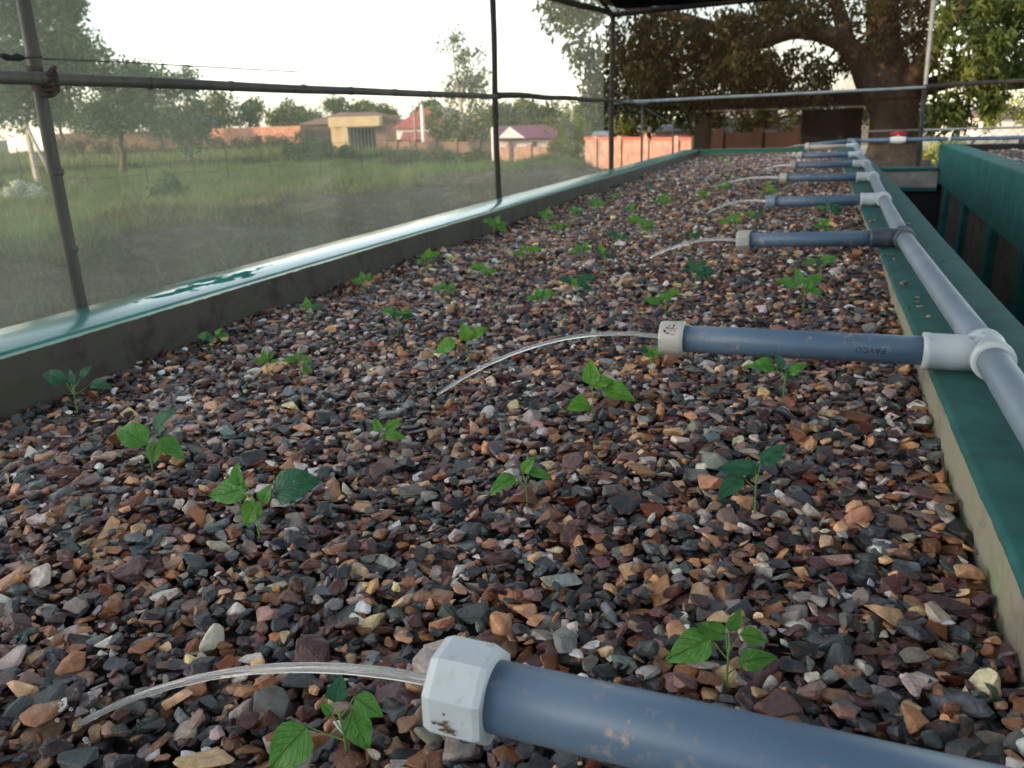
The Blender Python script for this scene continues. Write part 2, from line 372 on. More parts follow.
mt['bark'] = M('bark', [(.3, (.038,.026,.018)), (.55, (.10,.07,.046)), (.75, (.18,.125,.08))], 5, .95, 1.0, 14, .05, (1,1,.3))
mt['bark_pale'] = M('pale_bark', [(.3, (.20,.17,.12)), (.7, (.38,.33,.25))], 3, .9, .4)
mt['fol'] = leafmat('foliage', .35)
mt['grass'] = leafmat('grass_blade', .35, .7)
mt['brick'] = brick_mat('orange_brick', (.36,.15,.085), (.28,.11,.065), (.30,.22,.18))
mt['brick_dull'] = brick_mat('brown_brick', (.13,.07,.05), (.10,.055,.04), (.13,.11,.09))
mt['brick_dark'] = brick_mat('shade_dark_brick', (.050,.017,.011), (.036,.013,.009), (.04,.028,.022))  # base colour darkened to stand in for shade under the shelter roof
mt['brick_pink'] = M('pink_render', [(.25, (.15,.09,.075)), (.5, (.28,.17,.135)), (.75, (.40,.26,.21))], 2.2, .9, .3)
mt['coping'] = M('red_coping', [(.3, (.30,.06,.04)), (.7, (.42,.10,.07))], 2, .85, 0)
mt['cream'] = M('cream_render', [(.3, (.48,.37,.22)), (.7, (.62,.48,.28))], 1.2, .9, .2)
mt['whitewash'] = M('whitewash', [(.3, (.62,.60,.56)), (.7, (.8,.78,.74))], 1.2, .9, .2)
mt['roof_red'] = M('red_sheet_roof', [(.3, (.28,.05,.04)), (.7, (.40,.10,.08))], 1.5, .6, .2, None, .01)
mt['roof_magenta'] = M('maroon_sheet_roof', [(.3, (.16,.012,.05)), (.7, (.24,.025,.08))], 1.5, .55, .2)
mt['roof_grey'] = M('grey_sheet_roof', [(.3, (.12,.13,.15)), (.7, (.2,.21,.23))], 1.5, .5, .2)
mt['roof_brown'] = M('brown_sheet_roof', [(.3, (.14,.07,.055)), (.7, (.22,.12,.09))], 1.5, .7, .2)
mt['roof_blue'] = M('blue_sheet_roof', [(.3, (.05,.12,.28)), (.7, (.08,.18,.36))], 1.5, .6, .1)
mt['gate'] = M('dark_green_gate', [(.3, (.02,.035,.035)), (.7, (.04,.06,.06))], 3, .6, 0)
mt['glass'] = M('dark_window', [(.3, (.02,.022,.025)), (.7, (.04,.045,.05))], 2, .15, 0)
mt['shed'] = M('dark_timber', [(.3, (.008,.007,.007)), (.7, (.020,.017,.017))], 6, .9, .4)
mt['shed_edge'] = M('pale_rail_and_highlight', [(.3, (.22,.22,.22)), (.7, (.36,.36,.35))], 6, .5, .1)
mt['shade_ridge'] = M('shade_ridge_scrub', [(.3, (.04,.05,.02)), (.7, (.09,.10,.05))], .2, .95, 0)
mt['net_left'] = netmat('pale_insect_net', (.56,.62,.50), .18, .6)
mt['net_far'] = netmat('brown_shade_net', (.030,.016,.009), .54, .4)
mt['net_roof'] = netmat('black_shade_net', (.02,.017,.018), .68, .06)

def water_mat():
    m, nt, b, nd, lk = newmat('water')
    b.inputs['Base Color'].default_value = (.97, .99, 1, 1); b.inputs['Roughness'].default_value = .03
    b.inputs['IOR'].default_value = 1.33; b.inputs['Transmission Weight'].default_value = .86
    n = noise(nd, lk, 130, 3, .5, None, (.25, 1, 1)); bump(nd, lk, b, n.outputs['Fac'], .03, .003)
    return m
mt['water'] = water_mat()

def ground_mat():
    m, nt, b, nd, lk = newmat('field_ground')
    geo = nd.new('ShaderNodeNewGeometry'); pos = geo.outputs['Position']
    n1 = noise(nd, lk, .5, 8, .7, pos)
    soil = ramp(nd, [(.3, (.009,.007,.005)), (.5, (.036,.029,.02)), (.68, (.13,.10,.07))]); 
    n2 = noise(nd, lk, 3.5, 8, .75, pos); lk.new(n2.outputs['Fac'], soil.inputs[0])
    grs = ramp(nd, [(.3, (.02,.035,.014)), (.6, (.05,.07,.025)), (.8, (.10,.10,.045))]); lk.new(n2.outputs['Fac'], grs.inputs[0])
    sand = ramp(nd, [(.3, (.30,.25,.17)), (.7, (.46,.40,.29))]); lk.new(n2.outputs['Fac'], sand.inputs[0])
    sx = nd.new('ShaderNodeSeparateXYZ'); lk.new(pos, sx.inputs[0])
    e = nd.new('ShaderNodeMath'); e.operation = 'MULTIPLY_ADD'; e.inputs[1].default_value = 8; lk.new(n1.outputs['Fac'], e.inputs[0]); lk.new(sx.outputs['X'], e.inputs[2])
    mr = nd.new('ShaderNodeMapRange'); mr.inputs[1].default_value = -6.5; mr.inputs[2].default_value = -10; lk.new(e.outputs[0], mr.inputs[0])
    mx = nd.new('ShaderNodeMix'); mx.data_type = 'RGBA'; lk.new(mr.outputs[0], mx.inputs[0]); lk.new(soil.outputs[0], mx.inputs[6]); lk.new(grs.outputs[0], mx.inputs[7])
    m2 = nd.new('ShaderNodeMapRange'); m2.inputs[1].default_value = 2.5; m2.inputs[2].default_value = 6.5; lk.new(e.outputs[0], m2.inputs[0])
    mx2 = nd.new('ShaderNodeMix'); mx2.data_type = 'RGBA'; lk.new(m2.outputs[0], mx2.inputs[0]); lk.new(mx.outputs[2], mx2.inputs[6]); lk.new(sand.outputs[0], mx2.inputs[7])
    lk.new(mx2.outputs[2], b.inputs['Base Color']); b.inputs['Roughness'].default_value = .95
    bump(nd, lk, b, n2.outputs['Fac'], 1.0, .16)
    return m
mt['ground'] = ground_mat()

# ================================================================== ground, added shade ridge
def gz(x, y):
    x = np.asarray(x, float); y = np.asarray(y, float)
    d = np.maximum(-1.7 - x, y - 16)
    base = -1.4 - .6 * smooth(2, 16, d)
    m = .22 * np.exp(-((-x - 11.5) / 3.2) ** 2) * smooth(3, 8, y) * (1 + .6 * np.sin(y * .9) * np.sin(x * .7 + 1))
    far = smooth(1, 7, d)
    m = m + smooth(2.5, 5, d)*(1-smooth(12, 18, d))*(.14*np.sin(x*1.3+y*.5+1)*np.sin(y*1.1-x*.4) + .05*np.sin(x*3.3+y*1.9)*np.sin(y*2.9))
    return base + m + far * (.06 * np.sin(x * 1.9 + y * .8) + .05 * np.sin(y * 2.3 - x * .6) + .04 * np.sin(x * 4.1) * np.sin(y * 3.7))
def axis_pts(fine_lo, fine_hi, step, lim):
    a = list(np.arange(fine_lo, fine_hi + step/2, step)); s = step
    v = fine_hi
    while v < lim: s *= 1.25; v += s; a.append(v)
    s = step; v = fine_lo
    while v > -lim: s *= 1.25; v -= s; a.insert(0, v)
    return np.array(a)
gx = axis_pts(-40, 8, .4, 1500); gy = axis_pts(-4, 50, .4, 1500)
GX, GY = np.meshgrid(gx, gy); GZ = gz(GX, GY)
V = np.stack([GX.ravel(), GY.ravel(), GZ.ravel()], 1); nx = len(gx)
I = (np.arange(len(gy)-1)[:, None] * nx + np.arange(nx-1)[None]).ravel()
tag(np_mesh('ground', V, np.stack([I, I+1, I+1+nx, I+nx], 1), mt['ground'], smooth_=True), kind='structure')

# unseen ridge added behind the viewer to keep the evening sun off the beds
pdir = np.array([-.6, .8]); sdir = np.array([-.8, -.6])
hv = []; pp = np.linspace(-140, 40, 120); ss_ = np.linspace(45, 130, 18)
for s_ in ss_:
    for p in pp:
        prof = math.sin(math.pi * (s_ - 45) / 85) ** 1.3
        h = (17.0 + .3 * math.sin(p * .21) + .2 * math.sin(p * .53)) * float(1 - smooth(12, 22, p)) * float(smooth(-140, -100, p))
        q = pdir * p + sdir * s_
        hv.append((q[0], q[1], -2.6 + (h + .6) * prof))
nn = len(pp); I = (np.arange(len(ss_)-1)[:, None] * nn + np.arange(nn-1)[None]).ravel()
tag(np_mesh('added_shade_ridge', np.array(hv), np.stack([I, I+1, I+1+nn, I+nn], 1), mt['shade_ridge'], smooth_=True), kind='structure')

# ================================================================== grow bed
BX0, BX1, BY0, BY1 = -1.48, .199, -.9, 11.35
GROUND = -1.45
def bevel_box(lo, hi, r=.006):
    """box with softly chamfered edges, as a MB"""
    bm = bmesh.new(); bmesh.ops.create_cube(bm, size=1)
    for v in bm.verts:
        for i in range(3): v.co[i] = lo[i] + (v.co[i] + .5) * (hi[i] - lo[i])
    bmesh.ops.bevel(bm, geom=bm.edges[:], offset=r, segments=2, affect='EDGES')
    mb = MB(); bm.verts.ensure_lookup_table()
    mb.add([v.co[:] for v in bm.verts], [[v.index for v in f.verts] for f in bm.faces]); bm.free(); return mb
bed = empty('grow_bed', (-.64, 5.2, GROUND), 'long concrete grow bed with teal painted wall tops, filled with brown gravel', 'grow bed')
def wavy(mb, amp=.004):
    for i, p in enumerate(mb.v):
        mb.v[i] = (p[0] + amp * mnoise.noise(Vector((p[0]*3, p[1]*1.3, p[2]*3))), p[1], p[2] + amp * mnoise.noise(Vector((p[0]*5+9, p[1]*1.7, 3))))
    return mb
def long_wall(x0, x1, y0, y1, z0, z1, r=.007, n=60):
    """a rendered wall along Y with a slightly uneven top and rounded arrises"""
    prof = [(x0, z0), (x0, z1-r), (x0+r*.3, z1-r*.3), (x0+r, z1), ((x0+x1)/2, z1+.001), (x1-r, z1), (x1-r*.3, z1-r*.3), (x1, z1-r), (x1, z0)]
    mb = MB(); vs_ = []; fs = []; k = len(prof)
    for i in range(n+1):
        y = y0 + (y1-y0)*i/n
        for j, (x, z) in enumerate(prof):
            t = 0 if z == z0 else 1
            dx = .0015 * mnoise.noise(Vector((x*2, y*2.1, z))) + .002*mnoise.noise(Vector((x*9, y*8, z*4)))
            dz = t * (.0012 * mnoise.noise(Vector((x*4+5, y*2.2, 1))) + .0005*mnoise.noise(Vector((x*9, y*9, 7))))
            vs_.append((x+dx, y, z+dz))
    for i in range(n):
        for j in range(k-1):
            a = i*k+j; fs.append((a, a+k, a+k+1, a+1))
    mb.add(vs_, fs, True)
    mb.add([vs_[j] for j in range(k)], [list(range(k))]); mb.add([vs_[n*k+j] for j in range(k)], [list(range(k))[::-1]])
    return mb
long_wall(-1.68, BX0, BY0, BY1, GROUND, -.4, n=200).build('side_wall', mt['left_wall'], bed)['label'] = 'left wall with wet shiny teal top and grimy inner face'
rw = long_wall(BX1, .40, BY0, BY1, GROUND, -.4, n=200)
rw.v = [(x + (.045 * float(smooth(1.5, 6, y)) if x > .3 else 0), y, z) for (x, y, z) in rw.v]
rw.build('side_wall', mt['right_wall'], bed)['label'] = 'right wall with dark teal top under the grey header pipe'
bevel_box((-1.477, 11.2, GROUND), (BX1-.003, 11.349, -.398)).build('end_wall', mt['far_wall'], bed)
bevel_box((-1.477, -.9, GROUND), (BX1-.003, -.7, -.398)).build('end_wall', mt['far_wall'], bed)

def gh(x, y):
    x = np.asarray(x, float); y = np.asarray(y, float)
    t = np.clip((x - BX0) / (BX1 - BX0), 0, 1)
    l = -.515 + .0045 * np.clip(y, 0, 6); r_ = -.466 + .017 * np.clip(y, 0, 2.6)
    return l + (r_ - l) * t ** 1.4 + .007*np.sin(x*7.1+y*2.3) + .006*np.sin(y*5.3-x*3.1) + .004*np.sin(x*13+1)*np.sin(y*11)
xs = np.linspace(BX0+.002, BX1-.002, 60); ys = np.linspace(-.69, 11.19, 260)
SX, SY = np.meshgrid(xs, ys); V = np.stack([SX.ravel(), SY.ravel(), gh(SX, SY).ravel() - .022], 1)
I = (np.arange(len(ys)-1)[:, None]*60 + np.arange(59)[None]).ravel()
grit = np_mesh('grit_base', V, np.stack([I, I+1, I+61, I+60], 1), mt['bed_soil'], smooth_=True); tag(grit, kind='structure')

# ------------------------------------------------------------------ gravel
def rock_proto(seed, cuts):
    r_ = random.Random(seed); bm = bmesh.new()
    fl = r_.choice([.22, .3, .38, .48, .6, .72]) * r_.uniform(.9, 1.1); w = r_.uniform(.5, .95)
    for _ in range(r_.randint(10, 17)):
        v = Vector((r_.gauss(0,1), r_.gauss(0,1), r_.gauss(0,1))).normalized() * r_.uniform(.75, 1.15)
        v = Vector([math.copysign(abs(c)**.8, c) for c in v])
        bm.verts.new((v.x, v.y*w, v.z*fl))
    res = bmesh.ops.convex_hull(bm, input=bm.verts[:])
    junk = [g for g in res['geom_interior'] if isinstance(g, bmesh.types.BMVert)] + [g for g in res['geom_unused'] if isinstance(g, bmesh.types.BMVert)]
    bmesh.ops.delete(bm, geom=list(set(junk)), context='VERTS')
    if cuts:
        bmesh.ops.dissolve_limit(bm, angle_limit=math.radians(16), verts=bm.verts[:], edges=bm.edges[:])
        bmesh.ops.bevel(bm, geom=bm.edges[:], offset=r_.uniform(.07, .2), segments=2 if cuts > 1 else 1, profile=.55, affect='EDGES', clamp_overlap=True)
        bmesh.ops.triangulate(bm, faces=bm.faces[:])
        if cuts > 1:
            bmesh.ops.subdivide_edges(bm, edges=[e for e in bm.edges if e.calc_length() > .42], cuts=1)
            bmesh.ops.triangulate(bm, faces=bm.faces[:])
            for v in bm.verts:
                n_ = mnoise.noise(v.co*2.6 + Vector((seed*3.1, 0, 0)))*.13 + mnoise.noise(v.co*6.5 + Vector((0, seed*2.7, 0)))*.05
                v.co += v.co.normalized()*n_
            bmesh.ops.smooth_vert(bm, verts=bm.verts[:], factor=.35, use_axis_x=True, use_axis_y=True, use_axis_z=True)
    bmesh.ops.triangulate(bm, faces=bm.faces[:]); bmesh.ops.recalc_face_normals(bm, faces=bm.faces[:])
    bm.verts.ensure_lookup_table(); bm.verts.index_update()
    V = np.array([v.co[:] for v in bm.verts]); T = np.array([[v.index for v in f.verts] for f in bm.faces]); bm.free()
    return V, T
near_p = [rock_proto(i, 2) for i in range(22)]; mid_p = [rock_proto(i+40, 1) for i in range(18)]; far_p = [rock_proto(i+80, 0) for i in range(16)]
print('rock verts', np.mean([len(p[0]) for p in near_p]), np.mean([len(p[0]) for p in mid_p]), np.mean([len(p[0]) for p in far_p]))
PAL = np.array([(.095,.050,.052),(.13,.070,.066),(.065,.036,.042),(.20,.095,.05),(.25,.13,.07),(.33,.20,.12),(.38,.27,.18),
                (.075,.088,.10),(.10,.12,.135),(.13,.145,.14),(.035,.04,.046),(.055,.07,.075),(.085,.12,.11),(.27,.25,.22),(.42,.40,.37),(.60,.58,.55),(.19,.13,.115),(.16,.055,.03)])
_l = PAL.mean(1, keepdims=True); PAL = np.clip((_l + (PAL - _l)*1.25)*np.array([1.10, .99, .94]), .008, .7)
PAL = PAL*np.where(_l < .12, .70, np.where(_l > .2, 1.30, 1.08))
PW = np.array([8,8,6,5.5,7,8,7,7,7,5.5,9,8,4.5,7,5,2.4,8,3.0]); PW = PW / PW.sum()
def euler_mats(n, tilt, g):
    yaw = g.uniform(0, 2*np.pi, n); ax = g.uniform(0, 2*np.pi, n); ti = np.abs(g.normal(0, tilt, n))
    cz, sz = np.cos(yaw), np.sin(yaw); Zm = np.zeros((n,3,3)); Zm[:,0,0]=cz; Zm[:,0,1]=-sz; Zm[:,1,0]=sz; Zm[:,1,1]=cz; Zm[:,2,2]=1
    kx, ky = np.cos(ax), np.sin(ax); c, s = np.cos(ti), np.sin(ti); o = 1-c
    A = np.zeros((n,3,3)); A[:,0,0]=c+kx*kx*o; A[:,0,1]=kx*ky*o; A[:,0,2]=ky*s; A[:,1,0]=kx*ky*o; A[:,1,1]=c+ky*ky*o; A[:,1,2]=-kx*s; A[:,2,0]=-ky*s; A[:,2,1]=kx*s; A[:,2,2]=c
    return A @ Zm
def scatter(x0, x1, y0, y1, pitch, size, protos, g, hfun, layers=((-.016, 1), (-.006, 1)), tilt=.38):
    allV, allT, allC = [], [], []; off = 0
    for dz, dens in layers:
        p = pitch / math.sqrt(dens); ax_ = np.arange(x0+size*.7, x1-size*.6, p); ay_ = np.arange(y0, y1, p)
        X, Y = np.meshgrid(ax_, ay_); X = X.ravel() + g.uniform(-.5, .5, X.size)*p; Y = Y.ravel() + g.uniform(-.5, .5, Y.size)*p
        X = np.clip(X, x0+size*.6, x1-size*.6); n = len(X)
        s = size * np.exp(g.normal(0, .40, n)); s = np.clip(s, size*.45, size*2.6)
        Zc = hfun(X, Y) + dz + g.uniform(-.008, .006, n) + .006*np.sin(X*41 + 3*np.sin(Y*23))*np.sin(Y*37 + 2*np.sin(X*29))
        Rm = euler_mats(n, tilt, g) * s[:, None, None]
        ci = g.choice(len(PAL), n, p=PW); C = PAL[ci] * np.exp(g.normal(-.05, .38, (n,1))) * (1 + g.normal(0, .05, (n,3)))
        pi_ = g.integers(0, len(protos), n)
        for k, (pv, pt) in enumerate(protos):
            idx = np.where(pi_ == k)[0]
            if not len(idx): continue
            VV = np.einsum('nij,vj->nvi', Rm[idx], pv) + np.stack([X[idx], Y[idx], Zc[idx]], 1)[:, None]
            m = len(idx); nv = len(pv)
            TT = pt[None] + (np.arange(m)*nv)[:, None, None] + off
            allV.append(VV.reshape(-1,3)); allT.append(TT.reshape(-1,3)); allC.append(np.repeat(C[idx], nv, 0)); off += m*nv
    return np.concatenate(allV), np.concatenate(allT), np.concatenate(allC)
parts_ = [scatter(BX0, BX1, .12, .95, .0142, .0101, near_p, rng, gh, tilt=.45),
          scatter(BX0, BX1, .95, 2.3, .0143, .0098, mid_p, rng, gh, tilt=.45),
          scatter(BX0, BX1, 2.3, 5.0, .0150, .0100, far_p, rng, gh, tilt=.45),
          scatter(BX0, BX1, 5.0, 11.2, .0185, .0108, far_p, rng, gh, tilt=.45)]
o_ = 0; tl = []
for v_, t_, c_ in parts_: tl.append(t_ + o_); o_ += len(v_)
V = np.concatenate([p[0] for p in parts_]); T = np.concatenate(tl); C = np.concatenate([p[2] for p in parts_])
for lx, ly_ in ((75,708),(437,386),(643,263),(705,216),(710,192),(757,178.5),(763,166.5),(777,154)):
    q_ = at(lx, ly_, -.48); dd_ = np.hypot((V[:,0]-q_[0]), (V[:,1]-q_[1])); ww = np.clip(1.25 - dd_/.095 + .25*np.sin(V[:,0]*70)*np.sin(V[:,1]*60), 0, 1)
    C = C*(1 - .5*ww)[:, None]
tag(np_mesh('gravel', V, T, mt['stone'], np.clip(C, .01, .8)), 'multicoloured brown and slate gravel filling the long grow bed', 'gravel', kind='stuff')

rk = np.random.default_rng(3); sv, st_, sc_ = [], [], []; o_ = 0
for k in range(46):
    y = abs(rk.normal(0, 1)); y = rk.choice([2.62, 2.45, 1.9, 3.4, 4.3, 5.6]) + rk.normal(0, .09); x = rk.uniform(.206, .245) if k % 3 else rk.uniform(.205, .37)
    if abs(x - .27) < .03: x = .23
    r_ = float(np.clip(rk.lognormal(-5.25, .5), .002, .011)); pv, pt = mid_p[k % len(mid_p)]
    RR = euler_mats(1, .2, rk)[0]*r_; q = pv @ RR.T; q = q - np.array([0, 0, q[:, 2].min()]) + np.array([x, y, -.3985])
    sv.append(q); st_.append(pt + o_); o_ += len(pv); sc_.append(np.repeat(PAL[rk.choice(len(PAL), p=PW)][None], len(pv), 0))
tag(np_mesh('spilled_gravel', np.concatenate(sv), np.concatenate(st_), mt['stone'], np.concatenate(sc_)), 'few pebbles spilled on the teal top of right wall', 'gravel', kind='stuff')

# ================================================================== right hand bed, gap, cross wall
rb = empty('grow_bed', (1.9, 7, GROUND), 'second grow bed with tall plain teal wall, across the gap from the pipes', 'grow bed')
def rbx(y): return 1.165 + (y - 5.7) * .035
def rb_strip(mb, off0, off1, y0, y1, z0, z1, n=40):
    vs_ = []; fs = []
    for i in range(n+1):
        y = y0 + (y1-y0)*i/n; x = rbx(y); w = .0007*mnoise.noise(Vector((3, y*2, z1)))
        vs_ += [(x+off0+w, y, z0), (x+off0+w, y, z1-.008), (x+off0+.008+w, y, z1+w), (x+off1-.008, y, z1+w), (x+off1, y, z1-.008), (x+off1, y, z0)]
    for i in range(n):
        for j in range(6):
            a = i*6+j; b_ = i*6+(j+1) % 6; fs.append((a, a+6, b_+6, b_))
    mb.add(vs_, fs); mb.add(vs_[:6], [range(6)]); mb.add(vs_[-6:], [list(range(6))[::-1]])
m_ = MB(); rb_strip(m_, 0, .20, 1.0, 10.93, -.80, -.376); m_.build('side_wall', mt['teal'], rb)
m_ = MB(); rb_strip(m_, .052, .19, 1.0, 10.93, GROUND, -.803); m_.build('block_base', mt['block'], rb)
for y in (2.6, 4.0, 5.35, 6.65, 8.3, 9.9):
    m_ = MB(); x = rbx(y); m_.obox((x+.004, y, GROUND), (.054, .002, 0), (0, .17, 0), (0, 0, GROUND*-1-.804)); m_.build('pier', mt['teal'], rb)
m_ = MB(); m_.box((rbx(10.8)+.003, 10.935, GROUND), (rbx(10.8)+.21, 11.06, -.379)); m_.build('end_wall', mt['teal'], rb)
m_ = MB(); m_.box((rbx(10.9)+.202, 10.72, GROUND), (4.4, 10.9, -.379)); m_.build('end_wall', mt['shed'], rb)
m_ = MB(); m_.box((rbx(6)+.20, 1.0, -.62), (4.4, 10.72, -.55)); m_.build('grit', mt['bed_soil'], rb)
rng2 = np.random.default_rng(5)
v2, t2, c2 = scatter(1.5, 3.4, 4.2, 10.7, .024, .013, far_p, rng2, lambda x, y: -.455 + .012*np.sin(x*6+y*2), ((-.010, 1), (0, .6)))
keep = None
tag(np_mesh('gravel', v2, t2, mt['stone'], np.clip(c2, .01, .8)), 'brown gravel inside the second bed with teal wall', 'gravel', kind='stuff')

cw = empty('cross_wall', (.85, 11.05, GROUND), 'low bare concrete cross wall with teal edges closing the gap between beds', 'wall')
bevel_box((.452, 10.80, -.86), (rbx(10.8)-.006, 11.1, -.665)).build('panel', mt['conc'], cw)
bevel_box((.452, 10.78, -.663), (rbx(10.8)-.006, 11.12, -.635)).build('top_rail', mt['teal'], cw)
bevel_box((.452, 10.78, -.90), (rbx(10.8)-.006, 11.12, -.862)).build('bottom_rail', mt['teal'], cw)
bevel_box((.452, 10.82, GROUND), (rbx(10.8)+.05, 11.1, -.902)).build('shadow_base', mt['shed'], cw)  # dark colour stands in for the shadow below the cross wall
m_ = MB(); m_.box((.41, -1, -1.442), (rbx(5)+.05, 10.95, -1.39)); tag(m_.build('path', mt['bed_soil']), kind='structure')

# ================================================================== pipework
HX = [(-.6,.268),(.415,.268),(1.40,.276),(2.74,.266),(3.98,.288),(5.39,.322),(6.82,.348),(8.15,.356),(9.8,.380),(11.1,.388)]
def hx(y): return float(np.interp(y, [a for a, b in HX], [b for a, b in HX]))
def hz(y): return float(np.interp(y, [-1, 6.8, 8.2, 11.1], [-.366, -.366, -.358, -.322]))
OD = .0235
man = empty('pipe_manifold', (hx(1.4), 1.4, -.4), 'grey PVC header pipe on right wall with side pipes spouting over the gravel', 'water pipe')
ly = [.415, 1.40, 2.74, 3.98, 5.39, 6.82, 8.15, 9.8]
# header in lengths between tees
ends = [-.6] + ly + [11.08]
for a, b_ in zip(ends[:-1], ends[1:]):
    mb = MB(); n_ = 6
    mb.tube([(hx(a+(b_-a)*i/n_), a+(b_-a)*i/n_, hz(a+(b_-a)*i/n_) - .002*math.sin(math.pi*i/n_)) for i in range(n_+1)], OD, 28)
    mb.build('header_pipe', mt['pvc_head'], man)
def text_on_pipe(word, parent, mat, y, xc, zc, rad, hgt, flip, ang, slope):
    cu = bpy.data.curves.new('lettering', 'FONT'); cu.body = word; cu.size = hgt; cu.resolution_u = 2
    cu.space_character = 1.15
    ob = bpy.data.objects.new('lettering_src', cu); COL.objects.link(ob)
    dg = bpy.context.evaluated_depsgraph_get(); me = bpy.data.meshes.new_from_object(ob.evaluated_get(dg))
    bpy.data.objects.remove(ob)
    bm = bmesh.new(); bm.from_mesh(me); bmesh.ops.triangulate(bm, faces=bm.faces[:])
    w = max(v.co.x for v in bm.verts); h = max(v.co.y for v in bm.verts)
    mb = MB(); vs_ = []
    for v in bm.verts:
        u, t = v.co.x - w/2, v.co.y - h/2
        if flip: u, t = -u, -t
        th = ang + t / rad                                   # angle up from facing the viewer (-Y)
        vs_.append((xc + u, y + slope*u - (rad+.0006)*math.cos(th), zc + (rad+.0006)*math.sin(th)))
    bm.verts.index_update()
    mb.add(vs_, [[v.index for v in f.verts] for f in bm.faces]); bm.free(); bpy.data.meshes.remove(me)
    return mb.build('lettering', mat, parent)
tips = [(438,683,-.362,'hex'),(658,341,-.370,'round'),(736,241,-.384,'hex'),(766,201.5,-.378,'round'),(780,177.5,-.366,'round'),(790,165,-.372,'round'),(797,155.5,-.358,'hex'),(804,149,-.345,'round')]
CAPS = []
def lateral(y, tipx, zt, style, tee_mat, pipe_mat, cap_mat, skew=0.0, z_t=None):
    x1 = hx(y); z1 = hz(y) if z_t is None else z_t
    tee = MB(); tee.lathe((x1 - .0, y-.048, z1), (.0, 1, 0), [(0,.0255),(.0,.0305),(.014,.0312),(.016,.0298),(.080,.0298),(.082,.0312),(.096,.0305),(.096,.0255)], 28, True)
    ax = np.array([tipx - x1, skew, zt - z1]); L = np.linalg.norm(ax); ax /= L; p0 = np.array([x1, y, z1])
    tee.lathe(p0, ax, [(.0,.0285),(.05,.0290),(.082,.0290),(.084,.0302),(.094,.0300),(.0945,.0250)], 28, True)
    tee.build('tee', tee_mat, man)
    mb = MB(); mb.lathe(p0 + ax*.06, ax, [(0, OD), (L-.06-.008, OD)], 30, True)
    lp = mb.build('side_pipe', pipe_mat, man)
    cp = MB(); tip = p0 + ax*L; b_ = tip - ax*.042
    if style == 'hex':
        cp.lathe(b_, ax, [(0,.0245),(0,.0318),(.004,.0336),(.034,.0336),(.040,.0312),(.042,.0255),(.042,.004)], 8, False)
    else:
        cp.lathe(b_, ax, [(0,.0245),(0,.0300),(.006,.0312),(.012,.0300),(.038,.0297),(.042,.0275),(.042,.004)], 30, True)
    cp.build('end_cap', cap_mat, lp)
    CAPS.append((tip, ax)); return lp, tip, ax
for i, y in enumerate(ly):
    px, py, zt, st = tips[i]
    tx = at(px, py, zt)
    tm = mt['pvc_white']; pm = mt['pvc']; cm = mt['pvc_cap']
    if i == 2: tm = mt['pvc_dark']
    if i == 3: cm = mt['pvc_head']
    if i == 7: pm = mt['pvc_tan']
    if i == 0: cm = mt['pvc_white']
    lp, tip, ax = lateral(y, tx[0], zt, st, tm, pm, cm)
    if i == 0:
        st_ = MB(); ra = random.Random(4)
        for k in range(34):
            xx = tip[0] + ra.gauss(.019, .004); th = ra.gauss(-.30, .12); rr = .0331
            dx, dt = ra.uniform(.001, .004), ra.uniform(.02, .09)
            st_.add([(xx, y - rr*math.cos(th), zt + rr*math.sin(th)), (xx+dx, y - rr*math.cos(th+.02), zt + rr*math.sin(th+.02)),
                     (xx+dx*.8, y - rr*math.cos(th+dt), zt + rr*math.sin(th+dt)), (xx-.001, y - rr*math.cos(th+dt), zt + rr*math.sin(th+dt))], [(0,1,2,3)])
        st_.build('stain', mt['stain'], lp)
    if i == 1:
        text_on_pipe('PAVCO', lp, mt['ink'], y, .105, -.3675, OD, .0125, True, math.radians(5), 0)
        # scribbled stain on the cap
        st_ = MB()
        for k in range(26):
            xx = tip[0] + random.uniform(.008, .034); th = random.gauss(.75, .18); rr = .0304
            dx, dt = random.uniform(.0015, .005), random.uniform(.03, .10)
            st_.add([(xx, y - rr*math.cos(th), zt + rr*math.sin(th)), (xx+dx, y - rr*math.cos(th+.02), zt + rr*math.sin(th+.02)),
                     (xx+dx*.8, y - rr*math.cos(th+dt), zt + rr*math.sin(th+dt)), (xx-.001, y - rr*math.cos(th+dt), zt + rr*math.sin(th+dt))], [(0,1,2,3)])
        st_.build('stain', mt['stain'], [c for c in lp.children][0] if lp.children else lp)
# last outlet and supply line across to the second bed
yl = 11.1; xe = hx(yl); ze = hz(yl)
tx = at(806, 145, -.372)
mb = MB(); mb.lathe((xe, yl-.05, ze), (0,1,0), [(0,.024),(0,.030),(.09,.030),(.1,.02)], 24, True)
mb.lathe((xe-.06, yl, ze), (1,0,0), [(0,.024),(0,.029),(.12,.029),(.12,.024)], 24, True); mb.build('tee', mt['pvc'], man)
ax = np.array([-.15 - xe, 0, -.365 - ze]); L = np.linalg.norm(ax); ax /= L
mb = MB(); mb.lathe(np.array([xe, yl, ze])+ax*.03, ax, [(0,OD),(L-.04,OD)], 24, True); lp = mb.build('side_pipe', mt['pvc'], man)
tip = np.array([xe, yl, ze]) + ax*L
mb = MB(); mb.lathe(tip-ax*.042, ax, [(0,.0245),(0,.0305),(.036,.0305),(.042,.027),(.042,.004)], 12, False); mb.build('end_cap', mt['pvc_cap'], lp); CAPS.append((tip, ax))
mb = MB(); mb.tube([(xe+.04, yl, ze), (1.2, yl, ze+.002), (2.2, yl, ze-.004), (3.6, yl, ze-.01)], .0225, 20); mb.build('supply_pipe', mt['pvc'], man)
xv = onY(898, 138, yl)[0]
va_ = empty('valve', (xv, yl, ze), None, None); va_.parent = man; va_.location = tuple(np.array([xv, yl, ze]) - LOC[man])
